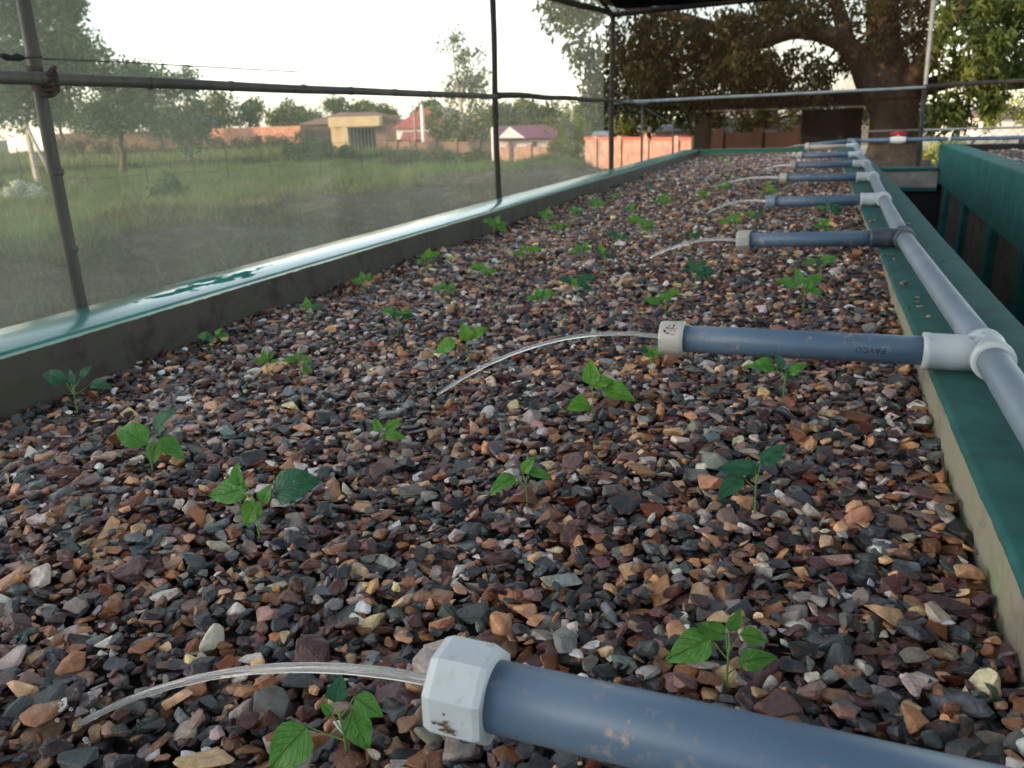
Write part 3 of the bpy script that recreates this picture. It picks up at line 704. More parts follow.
mb = MB(); mb.lathe((xv-.085, yl, ze), (1,0,0), [(0,.025),(0,.036),(.03,.036),(.034,.044),(.13,.044),(.136,.036),(.17,.036),(.17,.025)], 20, False)
mb.tube([(xv, yl, ze+.03), (xv, yl, ze+.07)], .018, 14)
bo = mb.build('valve_body', mt['whitewash'], va_)
mb = MB(); mb.lathe((xv, yl, ze+.06), (0,0,1), [(0,.02),(0,.045),(.028,.05),(.034,.03)], 12, False)
mb.obox((xv-.085, yl-.02, ze+.062), (.17,0,0), (0,.04,0), (0,0,.022)); mb.build('handle', mt['red'], va_)
xr = onY(949, 140, yl)[0]
mb = MB(); mb.lathe((xr-.014, yl, ze), (1,0,0), [(0,.023),(0,.032),(.028,.032),(.028,.023)], 20, True); mb.build('coupling', mt['whitewash'], man)

# ------------------------------------------------------------------ water jets
lands = [(75,708),(437,386),(643,263),(705,216),(710,192),(757,178.5),(763,166.5),None,(777,154)]
jl = ['long clear water jet from the nearest white octagonal cap', 'water jet from the dirty round cap of the lettered pipe', 'arc of water spouting from the cap of the pipe with the dark tee',
      'water jet from the grey round cap on the fourth pipe', 'wide flat water arc from the fifth pipe', 'short water jet from the sixth pipe', 'faint thin water jet from the seventh pipe', '', 'farthest water jet, spouting beside the far teal end wall']
for i, ld in enumerate(lands):
    if ld is None: continue
    tip, ax = CAPS[i]; e = at(ld[0], ld[1], -.48); e = np.array([e[0], e[1], 0])
    e[2] = float(gh(e[0], e[1])) - .004
    s0 = tip - ax*.004 + np.array([0, 0, .001]); mb = MB(); pts = []; rad = []
    drop = s0[2] - e[2]; up = -.015 if i == 0 else (.09 if i in (1, 5) else .05)
    for k in range(33):
        t = k/32; hgt = s0[2] + up*drop*4*t*(1-t)*1.2 - drop*t*t
        q = s0 + (e - s0)*t; pts.append((q[0], q[1], hgt))
        rad.append((.0042 if i < 2 else (.0055 if i < 4 else .0075)) * (1 - .32*t) * (1 + .10*math.sin(k*1.7+i) * t))
    mb.tube(pts, rad, 12); o = mb.build('water_jet', mt['water'], None, tuple(e)); tag(o, jl[i], 'water jet', 'water jets from the capped pipes')
    if i >= 5: continue
    sp = MB(); rs = random.Random(i)
    for k in range(14 if i < 5 else 6):
        a_ = rs.uniform(0, 6.28); d_ = rs.uniform(.004, .035); c_ = np.array([e[0]+d_*math.cos(a_), e[1]+d_*math.sin(a_), e[2]+rs.uniform(.006, .03)*(1-d_/.05)]); r_ = rs.uniform(.0008, .0024)
        sp.lathe(c_ - np.array([0,0,r_]), (0,0,1), [(0,r_*.2),(r_*.4,r_*.8),(r_,r_),(r_*1.6,r_*.8),(r_*2,r_*.2)], 8, True)
    sp.build('splash', mt['water'], o)['kind'] = 'stuff'

# ================================================================== seedlings
def leaf_mesh(mb_v, mb_f, uvs, p0, p1, width, nrm, droop, fold, n=9, m=6):
    p0 = np.array(p0); p1 = np.array(p1); d = p1 - p0; L = np.linalg.norm(d); d /= L
    nrm = nrm - d*(nrm@d); nrm /= np.linalg.norm(nrm)+1e-9; sd_ = np.cross(nrm, d); b0 = len(mb_v)
    for i in range(n+1):
        t = i/n
        w = width * (math.sin(math.pi * min(1, t**.62)) ** .85 * (1-.12*t)) if 0 < t < 1 else 0.0004
        for j in range(m+1):
            s = (j/m - .5)*2
            z = droop*L*(4*t*(1-t))*.35 - droop*L*t*t*.15 + fold*abs(s)*w*.5 + .05*L*math.sin(9*t+2*s+7*p0[0]*50)*abs(s)*.5 + .02*L*math.sin(17*t+3*s)
            q = p0 + d*(L*t) + sd_*(s*w*.5) + nrm*z
            mb_v.append(q); uvs.append((t, j/m))
    for i in range(n):
        for j in range(m):
            a = b0 + i*(m+1)+j; mb_f.append((a, a+m+1, a+m+2, a+1))
def leaf_obj(parent, *args, mat):
    v, f, uv = [], [], []; leaf_mesh(v, f, uv, *args)
    me = bpy.data.meshes.new('leaf'); org = LOC[parent]
    me.from_pydata([tuple(np.array(p)-org) for p in v], [], f); me.polygons.foreach_set('use_smooth', [True]*len(f))
    ul = me.uv_layers.new(name='UVMap'); ul.data.foreach_set('uv', [c for l in me.loops for c in uv[l.vertex_index]])
    me.materials.append(mat); me.update()
    o = bpy.data.objects.new('leaf', me); COL.objects.link(o); o.parent = parent; LOC[o] = org; return o
VIEW = R[:, 2]
CR, CU = R[:, 0], -R[:, 1]
def seedling(bx, by, label, leaves, tone, wid=.62):
    p = at(bx, by, -.485)
    for _ in range(6): p = at(bx, by, float(gh(p[0], p[1])) + .002)
    dp = depth_of(p); s = dp / F_PX
    root = empty('seedling', p, label, 'seedling', 'seedlings growing in the gravel')
    def off(dx, dy, dd=0): return p + CR*(dx*s) + CU*(-dy*s) + VIEW*dd
    top = min(l[1] for l in leaves); cxm = sum(l[0] for l in leaves)/len(leaves)
    hgt = -top*s
    st = MB(); bend = random.uniform(-.1, .1)
    nodes = []
    for k in range(7):
        t = k/6; q = p + np.array([cxm*s*.45*t*t + bend*hgt*.2*math.sin(3*t), 0, -.008 + (hgt*.86+.008)*t]); nodes.append(q)
    r0 = max(.0013, hgt*.022)
    st.tube(nodes, [r0*(1-.45*k/6) for k in range(7)], 8)
    lv = []
    for (x0, y0, x1, y1) in leaves:
        dd = random.uniform(-.35, .35)*abs(x1-x0)*s
        a = off(x0, y0, dd*.3); b_ = off(x1, y1, dd)
        t = min(.95, max(.3, (-y0/(-top+1e-6))*.9)); k = int(t*6); nd_ = nodes[k]
        mid = (nd_ + a)/2 + np.array([0,0,-.001]); st.tube([nd_, mid, a], [r0*.6, r0*.5, r0*.4], 6, False)
        lv.append((a, b_))
    st.build('stem', mt['stem'], root)
    for (a, b_) in lv:
        L = np.linalg.norm(b_-a)
        nrm = np.array([random.uniform(-.25,.25), 0, 1.]) * .62 - VIEW*.75 + CR*random.uniform(-.3,.3)
        tn = tone if random.random() < .75 else random.choice('ABC')
        leaf_obj(root, a, b_, L*random.uniform(wid-.08, wid+.1), nrm, random.uniform(-.1,.45), random.uniform(.15,.4), mat=mt['leaf'+tn])
    return root
S = seedling
S(346,747,'largest leafed seedling directly under the nearest water jet',[(-37,-21,-76,21),(-11,-45,-4,-74),(6,-36,23,5),(9,-51,38,-31),(-14,-33,-26,-44)],'A',.75)
S(727,682,'seedling just behind the nearest grey side pipe, two pale leaves at right',[(-15,-43,-60,-17),(0,-46,-30,-55),(2,-51,14,-74),(13,-48,41,-40),(11,-20,47,-29)],'A',.62)
S(259,534,'big dark seedling with five broad leaves at left of the gravel',[(15,-38,62,-54),(-20,-48,-22,-72),(-12,-46,-53,-36),(-2,-33,-14,-8),(3,-31,13,-50)],'A',.72)
S(152,466,'broad leafed seedling left of the big five leafed one',[(-6,-21,-43,-38),(6,-33,27,-58),(8,-28,32,-6),(4,-24,0,0)],'A',.68)
S(77,412,'blue green seedling at the foot of left wall near the puddle',[(-11,-29,-37,-39),(3,-34,14,-47),(13,-27,36,-24),(-3,-28,-8,-44)],'C',.58)
S(527,504,'three leafed seedling standing alone in the middle of the gravel',[(-11,-28,-39,-10),(-4,-31,8,-48),(2,-33,26,-24)],'A',.5)
S(755,512,'seedling with wing like leaves in front of the lettered pipe near right wall',[(0,-43,-42,-43),(-14,-37,-40,-13),(6,-48,35,-68),(4,-40,-6,-54)],'C',.52)
S(383,446,'very small light green seedling right of the big five leafed one',[(-3,-14,-9,-29),(3,-16,18,-26),(2,-11,24,-8)],'B',.55)
S(592,418,'seedling with one round upright lime leaf below the lettered pipe',[(-1,-33,-1,-59),(10,-28,42,-17),(-3,-15,-26,-9),(0,-32,22,-38)],'B',.78)
S(469,363,'lime green seedling right above the landing point of the second jet',[(-1,-22,-7,-41),(5,-26,18,-36),(-14,-22,-35,-10)],'B',.72)
def auto(bx, by, h, label, tone, seed):
    r_ = random.Random(seed); h = h*1.12; n = r_.choice([4,5,5]); ls = []
    for k in range(n):
        sx = (-1, 1, -.3, .5, .8)[k]*r_.uniform(.7, 1.15); y0 = -h*r_.uniform(.45, .78)
        L = h*r_.uniform(.42, .62); up = (.15, .25, .85, .6, -.3)[k] + r_.uniform(-.25, .2)
        ls.append((sx*h*.14, y0, sx*(h*.14+L), y0 - up*L))
    return S(bx, by, label, ls, tone, .62)
AUTO = [
 (651,372,24,'thin seedling under the dirty round cap of the lettered pipe','B'),
 (783,403,42,'seedling behind the middle of the lettered pipe, leaves showing under it','C'),
 (268,375,20,'seedling with a bright lime leaf near left wall, left of a pair','B'),
 (301,381,26,'dark seedling close right of the bright lime leaf one near left wall','A'),
 (213,356,25,'seedling against the dark inner face of left wall, next after the puddle one','A'),
 (398,333,25,'seedling above and left of the second jet, midway to the left wall','A'),
 (803,309,35,'seedling with three round leaves between second and third side pipe near right wall','A'),
 (820,280,22,'dark seedling just below the pipe with the dark tee','A'),
 (665,318,28,'narrow upright seedling above the dirty round cap','B'),
 (694,291,29,'blue green seedling below the third jet','C'),
 (577,301,27,'dark bushy seedling in the bed centre, left of the third jet','C'),
 (540,312,20,'low seedling left of the dark bushy centre one','A'),
 (445,303,20,'small seedling midway between left wall and the dark bushy centre one','A'),
 (485,288,24,'seedling with two yellowish leaves midway along the left half','B'),
 (365,294,19,'tiny seedling hugging the left wall past the second post','A'),
 (425,272,18,'small lime seedling near the left wall past the puddle','B'),
 (310,322,20,'seedling by left wall beneath the bamboo post gap','A'),
 (525,266,20,'lime seedling left of centre, level with the third side pipe','B'),
 (582,262,17,'small plain seedling in bed centre, level with the third side pipe','A'),
 (604,271,20,'green seedling beside the plain one in bed centre','C'),
 (640,240,22,'bright lime seedling left of the landing of the third jet','B'),
 (617,250,18,'dark low seedling left of the bright lime one','C'),
 (494,238,20,'dark leafy clump of a seedling at left wall foot beside the thin stick post','A'),
 (545,228,16,'seedling along left wall, second past the thin stick post','A'),
 (560,236,15,'lime seedling just off the left wall past the thin stick post','B'),
 (575,222,14,'seedling by left wall, third past the thin stick post','A'),
 (690,246,15,'pale seedling under the third jet arc','C'),
 (733,236,20,'lime and green seedling behind the cap of the pipe with the dark tee','B'),
 (754,228,18,'second lime seedling right above the cap of the pipe with the dark tee','B'),
 (829,222,19,'pale green seedling beneath the fourth side pipe','C'),
 (823,240,16,'dim seedling below the fourth side pipe, near the dark tee pipe','A'),
 (662,211,14,'small seedling in the far middle, left of the fourth jet','A'),
 (700,204,13,'yellowish seedling left of the fifth jet','B'),
 (722,196,12,'low seedling under the fifth jet','A'),
 (596,214,14,'seedling by left wall near the corner post','A'),
 (630,218,12,'far green seedling between corner post and fourth jet','A'),
 (769,200,15,'lime seedling right behind the cap of the fourth pipe','B'),
 (650,196,11,'far tiny seedling below the corner post','C'),
 (725,168,10,'farthest lime sprout, below the dark shelter','B'),
 (783,190,11,'yellow green sprout beneath the fifth pipe','B'),
 (614,204,11,'far small seedling hugging left wall under corner post','A'),
]
for i, (a, b_, h, l, t) in enumerate(AUTO): auto(a, b_, h, l, t, 100+i)

# ================================================================== netting frame
frame = empty('netting_frame', (-1.72, 4.4, GROUND), 'bamboo and stick frame of posts and rails carrying the nets', 'frame')
def pole(name, a, b_, r0, r1, mat, nodes=0, crook=.004, n=10, seed=0):
    a = np.array(a, float); b_ = np.array(b_, float); L = np.linalg.norm(b_-a); k = max(8, int(L/.05)); pts = []; rad = []
    nodes_t = [ (i+.5+random.uniform(-.15,.15))/nodes for i in range(nodes)] if nodes else []
    for i in range(k+1):
        t = i/k; p = a + (b_-a)*t
        p = p + np.array([mnoise.noise(Vector((t*L*1.2+seed, 0, 1))), mnoise.noise(Vector((t*L*1.2+seed, 5, 1))), mnoise.noise(Vector((t*L*1.2+seed, 9, 1)))])*crook
        r = r0 + (r1-r0)*t
        if not nodes: r *= 1 + .10*mnoise.noise(Vector((t*L*6, seed, 2)))
        pts.append(p); rad.append(r)
    mb = MB(); mb.tube(pts, rad, n)
    for t in nodes_t:
        p = a + (b_-a)*t; d = (b_-a)/L; r = r0+(r1-r0)*t
        mb.lathe(p-d*.008, d, [(0,r*.98),(.004,r*1.16),(.008,r*1.05),(.012,r*1.13),(.016,r*.98)], n, True)
    return mb.build(name, mat, frame)
XP = -1.715
pole('post', (XP-.005,1.510,GROUND), (XP-.0,1.515,.85), .0150, .0155, mt['bamboo'], 9, .006, 14, 1)
pole('post', (XP,4.47,GROUND), (XP,4.47,.86), .0175, .0165, mt['stick'], 0, .014, 10, 2)
pole('post', (XP,7.26,GROUND), (XP,7.28,.86), .024, .022, mt['stick'], 0, .012, 10, 3)
rx = XP + .035
pole('rail', (rx,-.4,.120), (rx,4.45,.144), .0145, .0135, mt['bamboo'], 14, .004, 14, 4)
pole('rail', (rx,4.40,.150), (rx,7.35,.164), .017, .014, mt['stick'], 0, .014, 10, 5)
pole('rail', (rx,7.2,.158), (rx,8.75,.150), .012, .010, mt['bamboo'], 0, .003, 10, 6)
# slanting brace rail and thin posts towards the far corner
pole('brace', (XP,7.15,.27), (XP,10.9,-.10), .009, .009, mt['bamboo'], 0, .003, 8, 7)
pole('post', (XP-.02,8.75,GROUND), (XP-.02,8.75,.15), .012, .012, mt['bamboo'], 0, .002, 8, 8)
pole('post', (XP-.02,10.75,GROUND), (XP-.02,10.75,-.07), .012, .012, mt['bamboo'], 0, .002, 8, 9)
# eaves and roof sticks
pole('eave_rail', (XP,7.27,.852), (XP,3.6,.695), .022, .020, mt['stick'], 0, .012, 10, 10)
pole('rafter', (XP,7.26,.85), (XP+.02,6.2,1.0), .016, .016, mt['stick'], 0, .008, 10, 11)
pole('beam', (XP,7.27,.846), (1.9,7.27,.955), .024, .020, mt['stick'], 0, .010, 12, 12)
FY = 11.36
pole('rail', (-1.95,FY-3.0,.168), (1.16,FY,.268), .016, .016, mt['steel'], 0, .004, 12, 13)
pole('rail', (1.12,FY,.272), (4.2,FY+.02,.345), .026, .024, mt['stick'], 0, .010, 12, 14)
pole('post', (1.195,FY+.05,-1.5), (1.145,FY+.05,.25), .030, .028, mt['stick'], 0, .006, 12, 15)
pole('post', (1.148,FY+.05,.24), (1.12,FY+.05,1.6), .024, .024, mt['steel'], 0, .002, 12, 16)
# lashing and wire near the first post
mb = MB()
for k in range(5):
    a0 = k*.011
    mb.tube([(XP+.017 + .033*math.cos(t), 1.512 + .020*math.sin(t), .102+a0+.010*math.sin(t*2)) for t in np.linspace(0, 2*math.pi, 14)], .0055, 6)
mb.build('lashing', mt['rope'], frame)
w0 = onX(0, 57, XP); w1 = onX(118, 62, XP); w2 = onX(300, 72, XP)
mb = MB(); mb.tube([w0 + (w0-w1)*.6, w0, w1, w2], .0014, 6); mb.build('wire', mt['black'], frame)
tq = [onX(x_, y_, XP) for x_, y_ in ((1,55),(6,57),(12,58),(18,57),(24,58))]
mb = MB(); mb.tube(tq, [.004,.008,.006,.009,.004], 8); mb.build('tie', mt['black'], frame)

def sheet(name, P, nu, nv, mat, label, sag=.01):
    """P(u,v) -> point; a thin net hung on the frame"""
    vs_ = []; fs = []
    for i in range(nu+1):
        for j in range(nv+1):
            vs_.append(P(i/nu, j/nv))
    for i in range(nu):
        for j in range(nv):
            a = i*(nv+1)+j; fs.append((a, a+nv+1, a+nv+2, a+1))
    mb = MB(); mb.add(vs_, fs, True); o = mb.build(name, mat, None, vs_[0]); tag(o, label, 'net'); return o
def left_net(u, v):
    y = -.6 + u*7.7; z = -.46 + v*(1.28 + .02*y)
    return (XP-.022 + .008*mnoise.noise(Vector((y*1.3, z*1.5, 0))), y, z)
sheet('insect_net', left_net, 60, 12, mt['net_left'], 'pale hazy insect net stretched along the left bamboo posts')
def far_net(u, v):
    x = -1.95 + u*(1.13+1.95); y = FY - 3.0*(1-u) + .03; z = .12 + .03*u + v*1.5
    if v == 0: z += -.02
    return (x + .015*mnoise.noise(Vector((x*2, z*2, 4))), y + .03*mnoise.noise(Vector((x*1.3, z*1.5, 0))), z)
sheet('shade_net', far_net, 40, 16, mt['net_far'], 'dark brown see through shade net across the far end, below the roof beam')
def low_net(u, v):
    x = -1.4 + u*2.55; z = -.39 + v*.56
    return (x, 11.47 + .02*mnoise.noise(Vector((x*2, z*3, 8))), z)
sheet('shade_net', low_net, 20, 6, mt['net_far'], 'lower strip of brown shade net standing behind the teal end wall')
def roof_net(u, v):
    x = XP + u*4.6; y = 7.16 - v*10.0
    return (x, y, .862 + .107*u*3.615/4.6 + .45*min(1, v*3) - .05*math.sin(math.pi*u))
sheet('shade_net', roof_net, 24, 40, mt['net_roof'], 'black roof shade net sloping above the far beam')

def cloth(u, v):
    x = XP + .05 + u*3.3; y = 7.22 - v*1.5
    return (x, y, .885 + .107*u*.9 + .45*min(1, v*.45)*1.0 - .05*math.sin(math.pi*u) + .012*mnoise.noise(Vector((x*3, y*3, 1))))
sheet('shade_cloth', cloth, 30, 12, mt['black'], 'doubled black cloth lying on the roof along the far beam')

# ================================================================== shelter behind
SD = 17.0
sh = empty('open_shelter', W(780, 150, SD), 'dark open shelter with low flat roof behind the far end wall', 'shelter')
def scr_box(x0, x1, y0, y1, d, thick):
    """upright box whose front stands d metres away across the view"""
    a = W(x0, (y0+y1)/2, d); b_ = W(x1, (y0+y1)/2, d); z1 = W((x0+x1)/2, y0, d)[2]; z0 = W((x0+x1)/2, y1, d)[2]
    r_ = np.array([b_[0]-a[0], b_[1]-a[1], 0]); fw = np.array([-r_[1], r_[0], 0]); fw /= np.linalg.norm(fw)
    return np.array([a[0], a[1], z0]), r_, fw*thick, np.array([0, 0, z1-z0]), fw
def sbox(mb, *a): o, r_, f_, u_, fw = scr_box(*a); mb.obox(o, r_, f_, u_); return o, r_, f_, u_, fw
def groundbox(mb, x0, x1, y0, d, thick):
    o, r_, f_, u_, fw = scr_box(x0, x1, y0, y0+10, d, thick)
    ztop = o[2]+u_[2]; zb = float(gz(o[0], o[1])) - .15
    o = np.array([o[0], o[1], zb]); mb.obox(o, r_, f_, (0,0,ztop-zb)); return o, r_, f_, ztop, fw
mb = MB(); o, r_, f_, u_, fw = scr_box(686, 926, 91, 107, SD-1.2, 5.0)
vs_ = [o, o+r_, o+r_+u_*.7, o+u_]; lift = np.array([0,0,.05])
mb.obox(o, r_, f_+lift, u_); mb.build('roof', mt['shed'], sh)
mb = MB(); mb.obox(o + np.array([0,0,-.035]) - fw*.02, r_, fw*.05, (0,0,.03)); mb.build('roof_edge_highlight', mt['shed_edge'], sh)  # pale strip paints the bright line of light at the roof edge
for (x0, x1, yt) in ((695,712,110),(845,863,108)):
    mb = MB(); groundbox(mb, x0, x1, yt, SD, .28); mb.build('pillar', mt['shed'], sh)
mb = MB(); groundbox(mb, 803, 852, 109, SD+3.4, .12); mb.build('dark_backing', mt['shed'], sh)  # added dark sheet in place of the dark foliage behind the shelter

# ================================================================== buildings and walls beyond
def building(name, label, cat, px): return empty(name, px, label, cat)
def gpt(px, d):
    p = W(px, 130, d); return np.array([p[0], p[1], float(gz(p[0], p[1]))])
def simple_wall(name, label, x0, x1, y0, y1, d0, d1, mat, thick=.22, coping=None, piers=0, group=None):
    """wall from pixel column x0 (distance d0, top row y0) to x1 (d1, y1), standing on the ground"""
    a = W(x0, y0, d0); b_ = W(x1, y1, d1); mid = (a+b_)/2
    root = empty(name, (mid[0], mid[1], float(gz(mid[0], mid[1]))), label, 'wall', group)
    r_ = np.array([b_[0]-a[0], b_[1]-a[1], 0]); fw = np.array([-r_[1], r_[0], 0]); fw = fw/np.linalg.norm(fw)*thick
    zt = (a[2]+b_[2])/2; zb = min(float(gz(a[0], a[1])), float(gz(b_[0], b_[1]))) - .3
    mb = MB(); mb.obox((a[0], a[1], zb), r_, fw, (0,0,zt-zb)); mb.build('wall_panel', mat, root)
    if coping:
        mb = MB(); mb.obox(np.array([a[0], a[1], zt+.003]) - fw*.25, r_, fw*1.5, (0,0,.10)); mb.build('coping', coping, root)
    for k in range(piers):
        t = (k+.5)/piers; q = a + (b_-a)*t; u = r_/np.linalg.norm(r_)
        mb = MB(); mb.obox(np.array([q[0], q[1], zb]) - u*.16 - fw*.35, u*.32, fw*1.7, (0,0,zt-zb+.16)); mb.build('pier', mat, root)
    return root
simple_wall('boundary_wall','orange sunlit brick wall across the field, left of the gatehouse',202,300,127,128,92,84,mt['brick'],.25,None,0)
simple_wall('boundary_wall','dull brown brick wall right of the gatehouse',388,492,141,143,60,50,mt['brick_dull'],.25,None,5)
simple_wall('boundary_wall','pink brick wall in front of the maroon roofed house',500,560,147,146.5,43,41,mt['brick_pink'],.22,None,3)
simple_wall('boundary_wall','pink wall with red coping between yellow bush and dark shelter',585,694,141.5,138,36,29,mt['brick_pink'],.22,mt['coping'],4)
simple_wall('boundary_wall','brick wall coloured dark as shade, seen under the shelter roof',700,862,133,131,29,27,mt['brick_dark'],.22,None,4)
simple_wall('boundary_wall','low white wall at far left edge behind the first post',4,46,127,127,120,116,mt['whitewash'],.25,None,0)
simple_wall('boundary_wall','dusty brick wall behind the left trees',50,200,133,130,96,92,mt['brick_dull'],.25,None,0)

def house(name, label, x0, x1, yeave, yridge, d, thick, wm, rm, style='hip', wins=(), over=.35, gable_mat=None):
    a = W(x0, yeave, d); b_ = W(x1, yeave, d); mid = (a+b_)/2
    root = empty(name, (mid[0], mid[1], float(gz(mid[0], mid[1]))), label, 'house')
    r_ = np.array([b_[0]-a[0], b_[1]-a[1], 0]); w = np.linalg.norm(r_); u = r_/w; fw = np.array([-u[1], u[0], 0])
    ze = a[2]; zb = float(gz(mid[0], mid[1]))-.2; zr = W((x0+x1)/2, yridge, d)[2]
    o = np.array([a[0], a[1], zb]); mb = MB(); mb.obox(o, r_, fw*thick, (0,0,ze-zb)); mb.build('wall', wm, root)
    e = np.array([a[0], a[1], ze+.01]); P = [e - u*over - fw*over, e + u*(w+over) - fw*over, e + u*(w+over) + fw*(thick+over), e - u*over + fw*(thick+over)]
    up = np.array([0,0,zr-ze]); mb = MB()
    if style == 'hip':
        k = min(w, thick)*.45
        A = e + u*k + fw*thick/2 + up; B = e + u*(w-k) + fw*thick/2 + up
        P2 = [p - np.array([0,0,.12]) for p in P]
        mb.add(P + [A, B] + P2, [(0,1,5,4),(1,2,5),(2,3,4,5),(3,0,4),(0,6,7,1),(1,7,8,2),(2,8,9,3),(3,9,6,0),(6,9,8,7)])
        mb.build('roof', rm, root)
    elif style == 'gable_front':      # gable faces the viewer, ridge runs away
        A = e + u*w/2 - fw*over + up; B = e + u*w/2 + fw*(thick+over) + up
        dn = np.array([0,0,-.12])
        mb.add([P[0],P[1],P[2],P[3],A,B]+[q+dn for q in (P[0],P[1],P[2],P[3],A,B)], [(0,4,5,3),(4,1,2,5),(6,9,11,10),(10,11,8,7),(0,6,10,4),(4,10,7,1),(3,5,11,9),(5,2,8,11),(0,3,9,6),(1,7,8,2)])
        mb.build('roof', rm, root)
        g = MB(); q0 = e + u*.02 - fw*.003; q1 = e + u*(w-.02) - fw*.003; q2 = e + u*w/2 + up*.93 - fw*.003
        g.add([q0,q1,q2,q0+fw*.2,q1+fw*.2,q2+fw*.2], [(0,1,2),(3,5,4),(0,3,4,1),(1,4,5,2),(2,5,3,0)]); g.build('gable', gable_mat or wm, root)
    elif style == 'gable_side':
        A = e - u*over + fw*thick/2 + up; B = e + u*(w+over) + fw*thick/2 + up; dn = np.array([0,0,-.12])
        mb.add([P[0],P[1],P[2],P[3],A,B]+[q+dn for q in (P[0],P[1],P[2],P[3],A,B)], [(0,1,5,4),(3,4,5,2),(6,10,11,7),(9,8,11,10),(0,6,7,1),(3,2,8,9),(0,4,10,6),(4,3,9,10),(1,7,11,5),(5,11,8,2)])
        mb.build('roof', rm, root)
    elif style == 'flat':
        mb.obox(e - u*over - fw*over, u*(w+2*over), fw*(thick+2*over), up + np.array([0,0,.02])); mb.build('roof', rm, root)
    for (f0, f1, z0, z1) in wins:     # fractions of width and wall height above eave base
        mb = MB(); hh = ze - zb
        mb.obox(o + u*(w*f0) - fw*.04 + np.array([0,0,hh*z0]), u*(w*(f1-f0)), fw*.05, (0,0,hh*(z1-z0))); fo = mb.build('window', mt['whitewash'], root)
        mb = MB(); mb.obox(o + u*(w*f0+.08) - fw*.06 + np.array([0,0,hh*z0+.08]), u*(w*(f1-f0)-.16), fw*.015, (0,0,hh*(z1-z0)-.16)); mb.build('pane', mt['glass'], fo)
    return root
house('house','maroon roofed house with white gable behind pink brick wall',499,553,139,125.5,48,6,mt['whitewash'],mt['roof_magenta'],'gable_side',((.15,.28,.45,.9),(.6,.72,.45,.9)))
mb = MB(); gp = [x for x in bpy.data.objects if x.get('label','').startswith('maroon')][0]
q0 = W(498,138,47.0); q1 = W(525,138,47.0); q2 = W(509.5,126.5,47.0); fw = np.array([q1[1]-q0[1], -(q1[0]-q0[0]), 0]); fw = -fw/np.linalg.norm(fw)*1.2
mb.add([q0,q1,q2,q0+fw,q1+fw,q2+fw], [(0,1,2),(3,5,4),(0,3,4,1),(1,4,5,2),(2,5,3,0)]); mb.build('gable', mt['whitewash'], gp)
house('house','red roofed house with white band right of the gatehouse',396,446,128,108,82,7,mt['whitewash'],mt['roof_red'],'hip',((.55,.7,.4,.85),))
house('house','low red roofed annexe with a pole in front',404,470,141,131,72,5,mt['brick_pink'],mt['roof_red'],'gable_side')
house('house','grey roofed two storey house behind the white poles',418,472,121,107,98,8,mt['roof_grey'],mt['roof_grey'],'hip',((.1,.3,.6,.85),(.6,.8,.6,.85)))
house('house','brown roofed long house behind the gatehouse',303,400,124,112,86,7,mt['brick_dull'],mt['roof_brown'],'hip')
house('house','small grey roofed shed behind pink wall beside the corner post',575,607,138,132,44,4,mt['whitewash'],mt['roof_grey'],'gable_side')
house('house','pale pink building behind red coped wall near the shelter',655,692,132,126,42,4,mt['brick_pink'],mt['roof_grey'],'flat')
house('house','blue roofed building glimpsed behind the left trees',150,200,124,119.5,110,6,mt['brick_dull'],mt['roof_blue'],'gable_side')
# gatehouse
gt_ = empty('gatehouse', gpt(355, 66), 'gatehouse with flat yellow canopy, cream pillars and dark gate', 'gatehouse')
mb = MB(); sbox(mb, 328, 379, 116.5, 126.5, 63.5, 3.2); mb.build('canopy', mt['cream'], gt_)
mb = MB(); groundbox(mb, 340.5, 347.5, 126.8, 63.8, .5); mb.build('pillar', mt['cream'], gt_)
mb = MB(); groundbox(mb, 375.5, 386, 124, 65.2, .8); mb.build('pillar', mt['brick_pink'], gt_)
mb = MB(); sbox(mb, 376, 396, 115.5, 124, 65.3, 2.5); mb.build('roof_slab', mt['roof_brown'], gt_)
mb = MB(); groundbox(mb, 349, 375, 128, 66, .12); g_ = mb.build('gate', mt['gate'], gt_)
mb = MB()
for k in range(7):
    o, r_, f_, zt, fw = scr_box(350+k*3.6, 350.7+k*3.6, 128.5, 150, 65.9, .05); mb.obox(o, r_, f_, (0,0,zt[2]))
mb.build('bar', mt['steel'], g_)
mb = MB(); groundbox(mb, 331, 341, 127, 65, .4); mb.build('side_wall', mt['cream'], gt_)

# ================================================================== posts, fences
def post_thing(name, label, cat, px, ytop, d, rad, mat, group=None, ybot=None):
    t = W(px, ytop, d); zb = float(gz(t[0], t[1]))-.1
    mb = MB(); mb.tube([(t[0], t[1], zb), (t[0], t[1], (zb+t[2])/2), (t[0], t[1], t[2])], [rad, rad*.92, rad*.8], 10)
    mb.tube([(t[0], t[1], t[2]), (t[0], t[1], t[2]+rad*.6)], [rad*.95, rad*.3], 10)
    return tag(mb.build(name, mat, None, (t[0], t[1], zb)), label, cat, group)
post_thing('utility_pole','tall white pole in front of the red roofed house','pole',421.5,105.5,57,.14,mt['whitewash'])
post_thing('utility_pole','shorter pinkish pole left of the tall white pole','pole',414,110,70,.13,mt['brick_pink'])
post_thing('fence_post','white concrete post close beside the thin stick post','post',492.5,128,42,.09,mt['whitewash'])
post_thing('utility_pole','thin orange lit pole above the trees by yellow bush','pole',572,108,75,.12,mt['cream'])
wf = empty('wire_fence', gpt(140, 30), 'thin wire fence crossing the grass field', 'fence')
fp = []
for px in (15, 80, 141, 190, 224, 268, 318, 360, 410):
    d = 30 + (px-15)*.02; t = W(px, 142, d); zb = float(gz(t[0], t[1]))
    q = np.array([t[0], t[1], zb]); fp.append(q)
    mb = MB(); mb.tube([q - np.array([0,0,.1]), q+np.array([0,0,1.65])], .022, 6); mb.build('post', mt['stick'], wf)
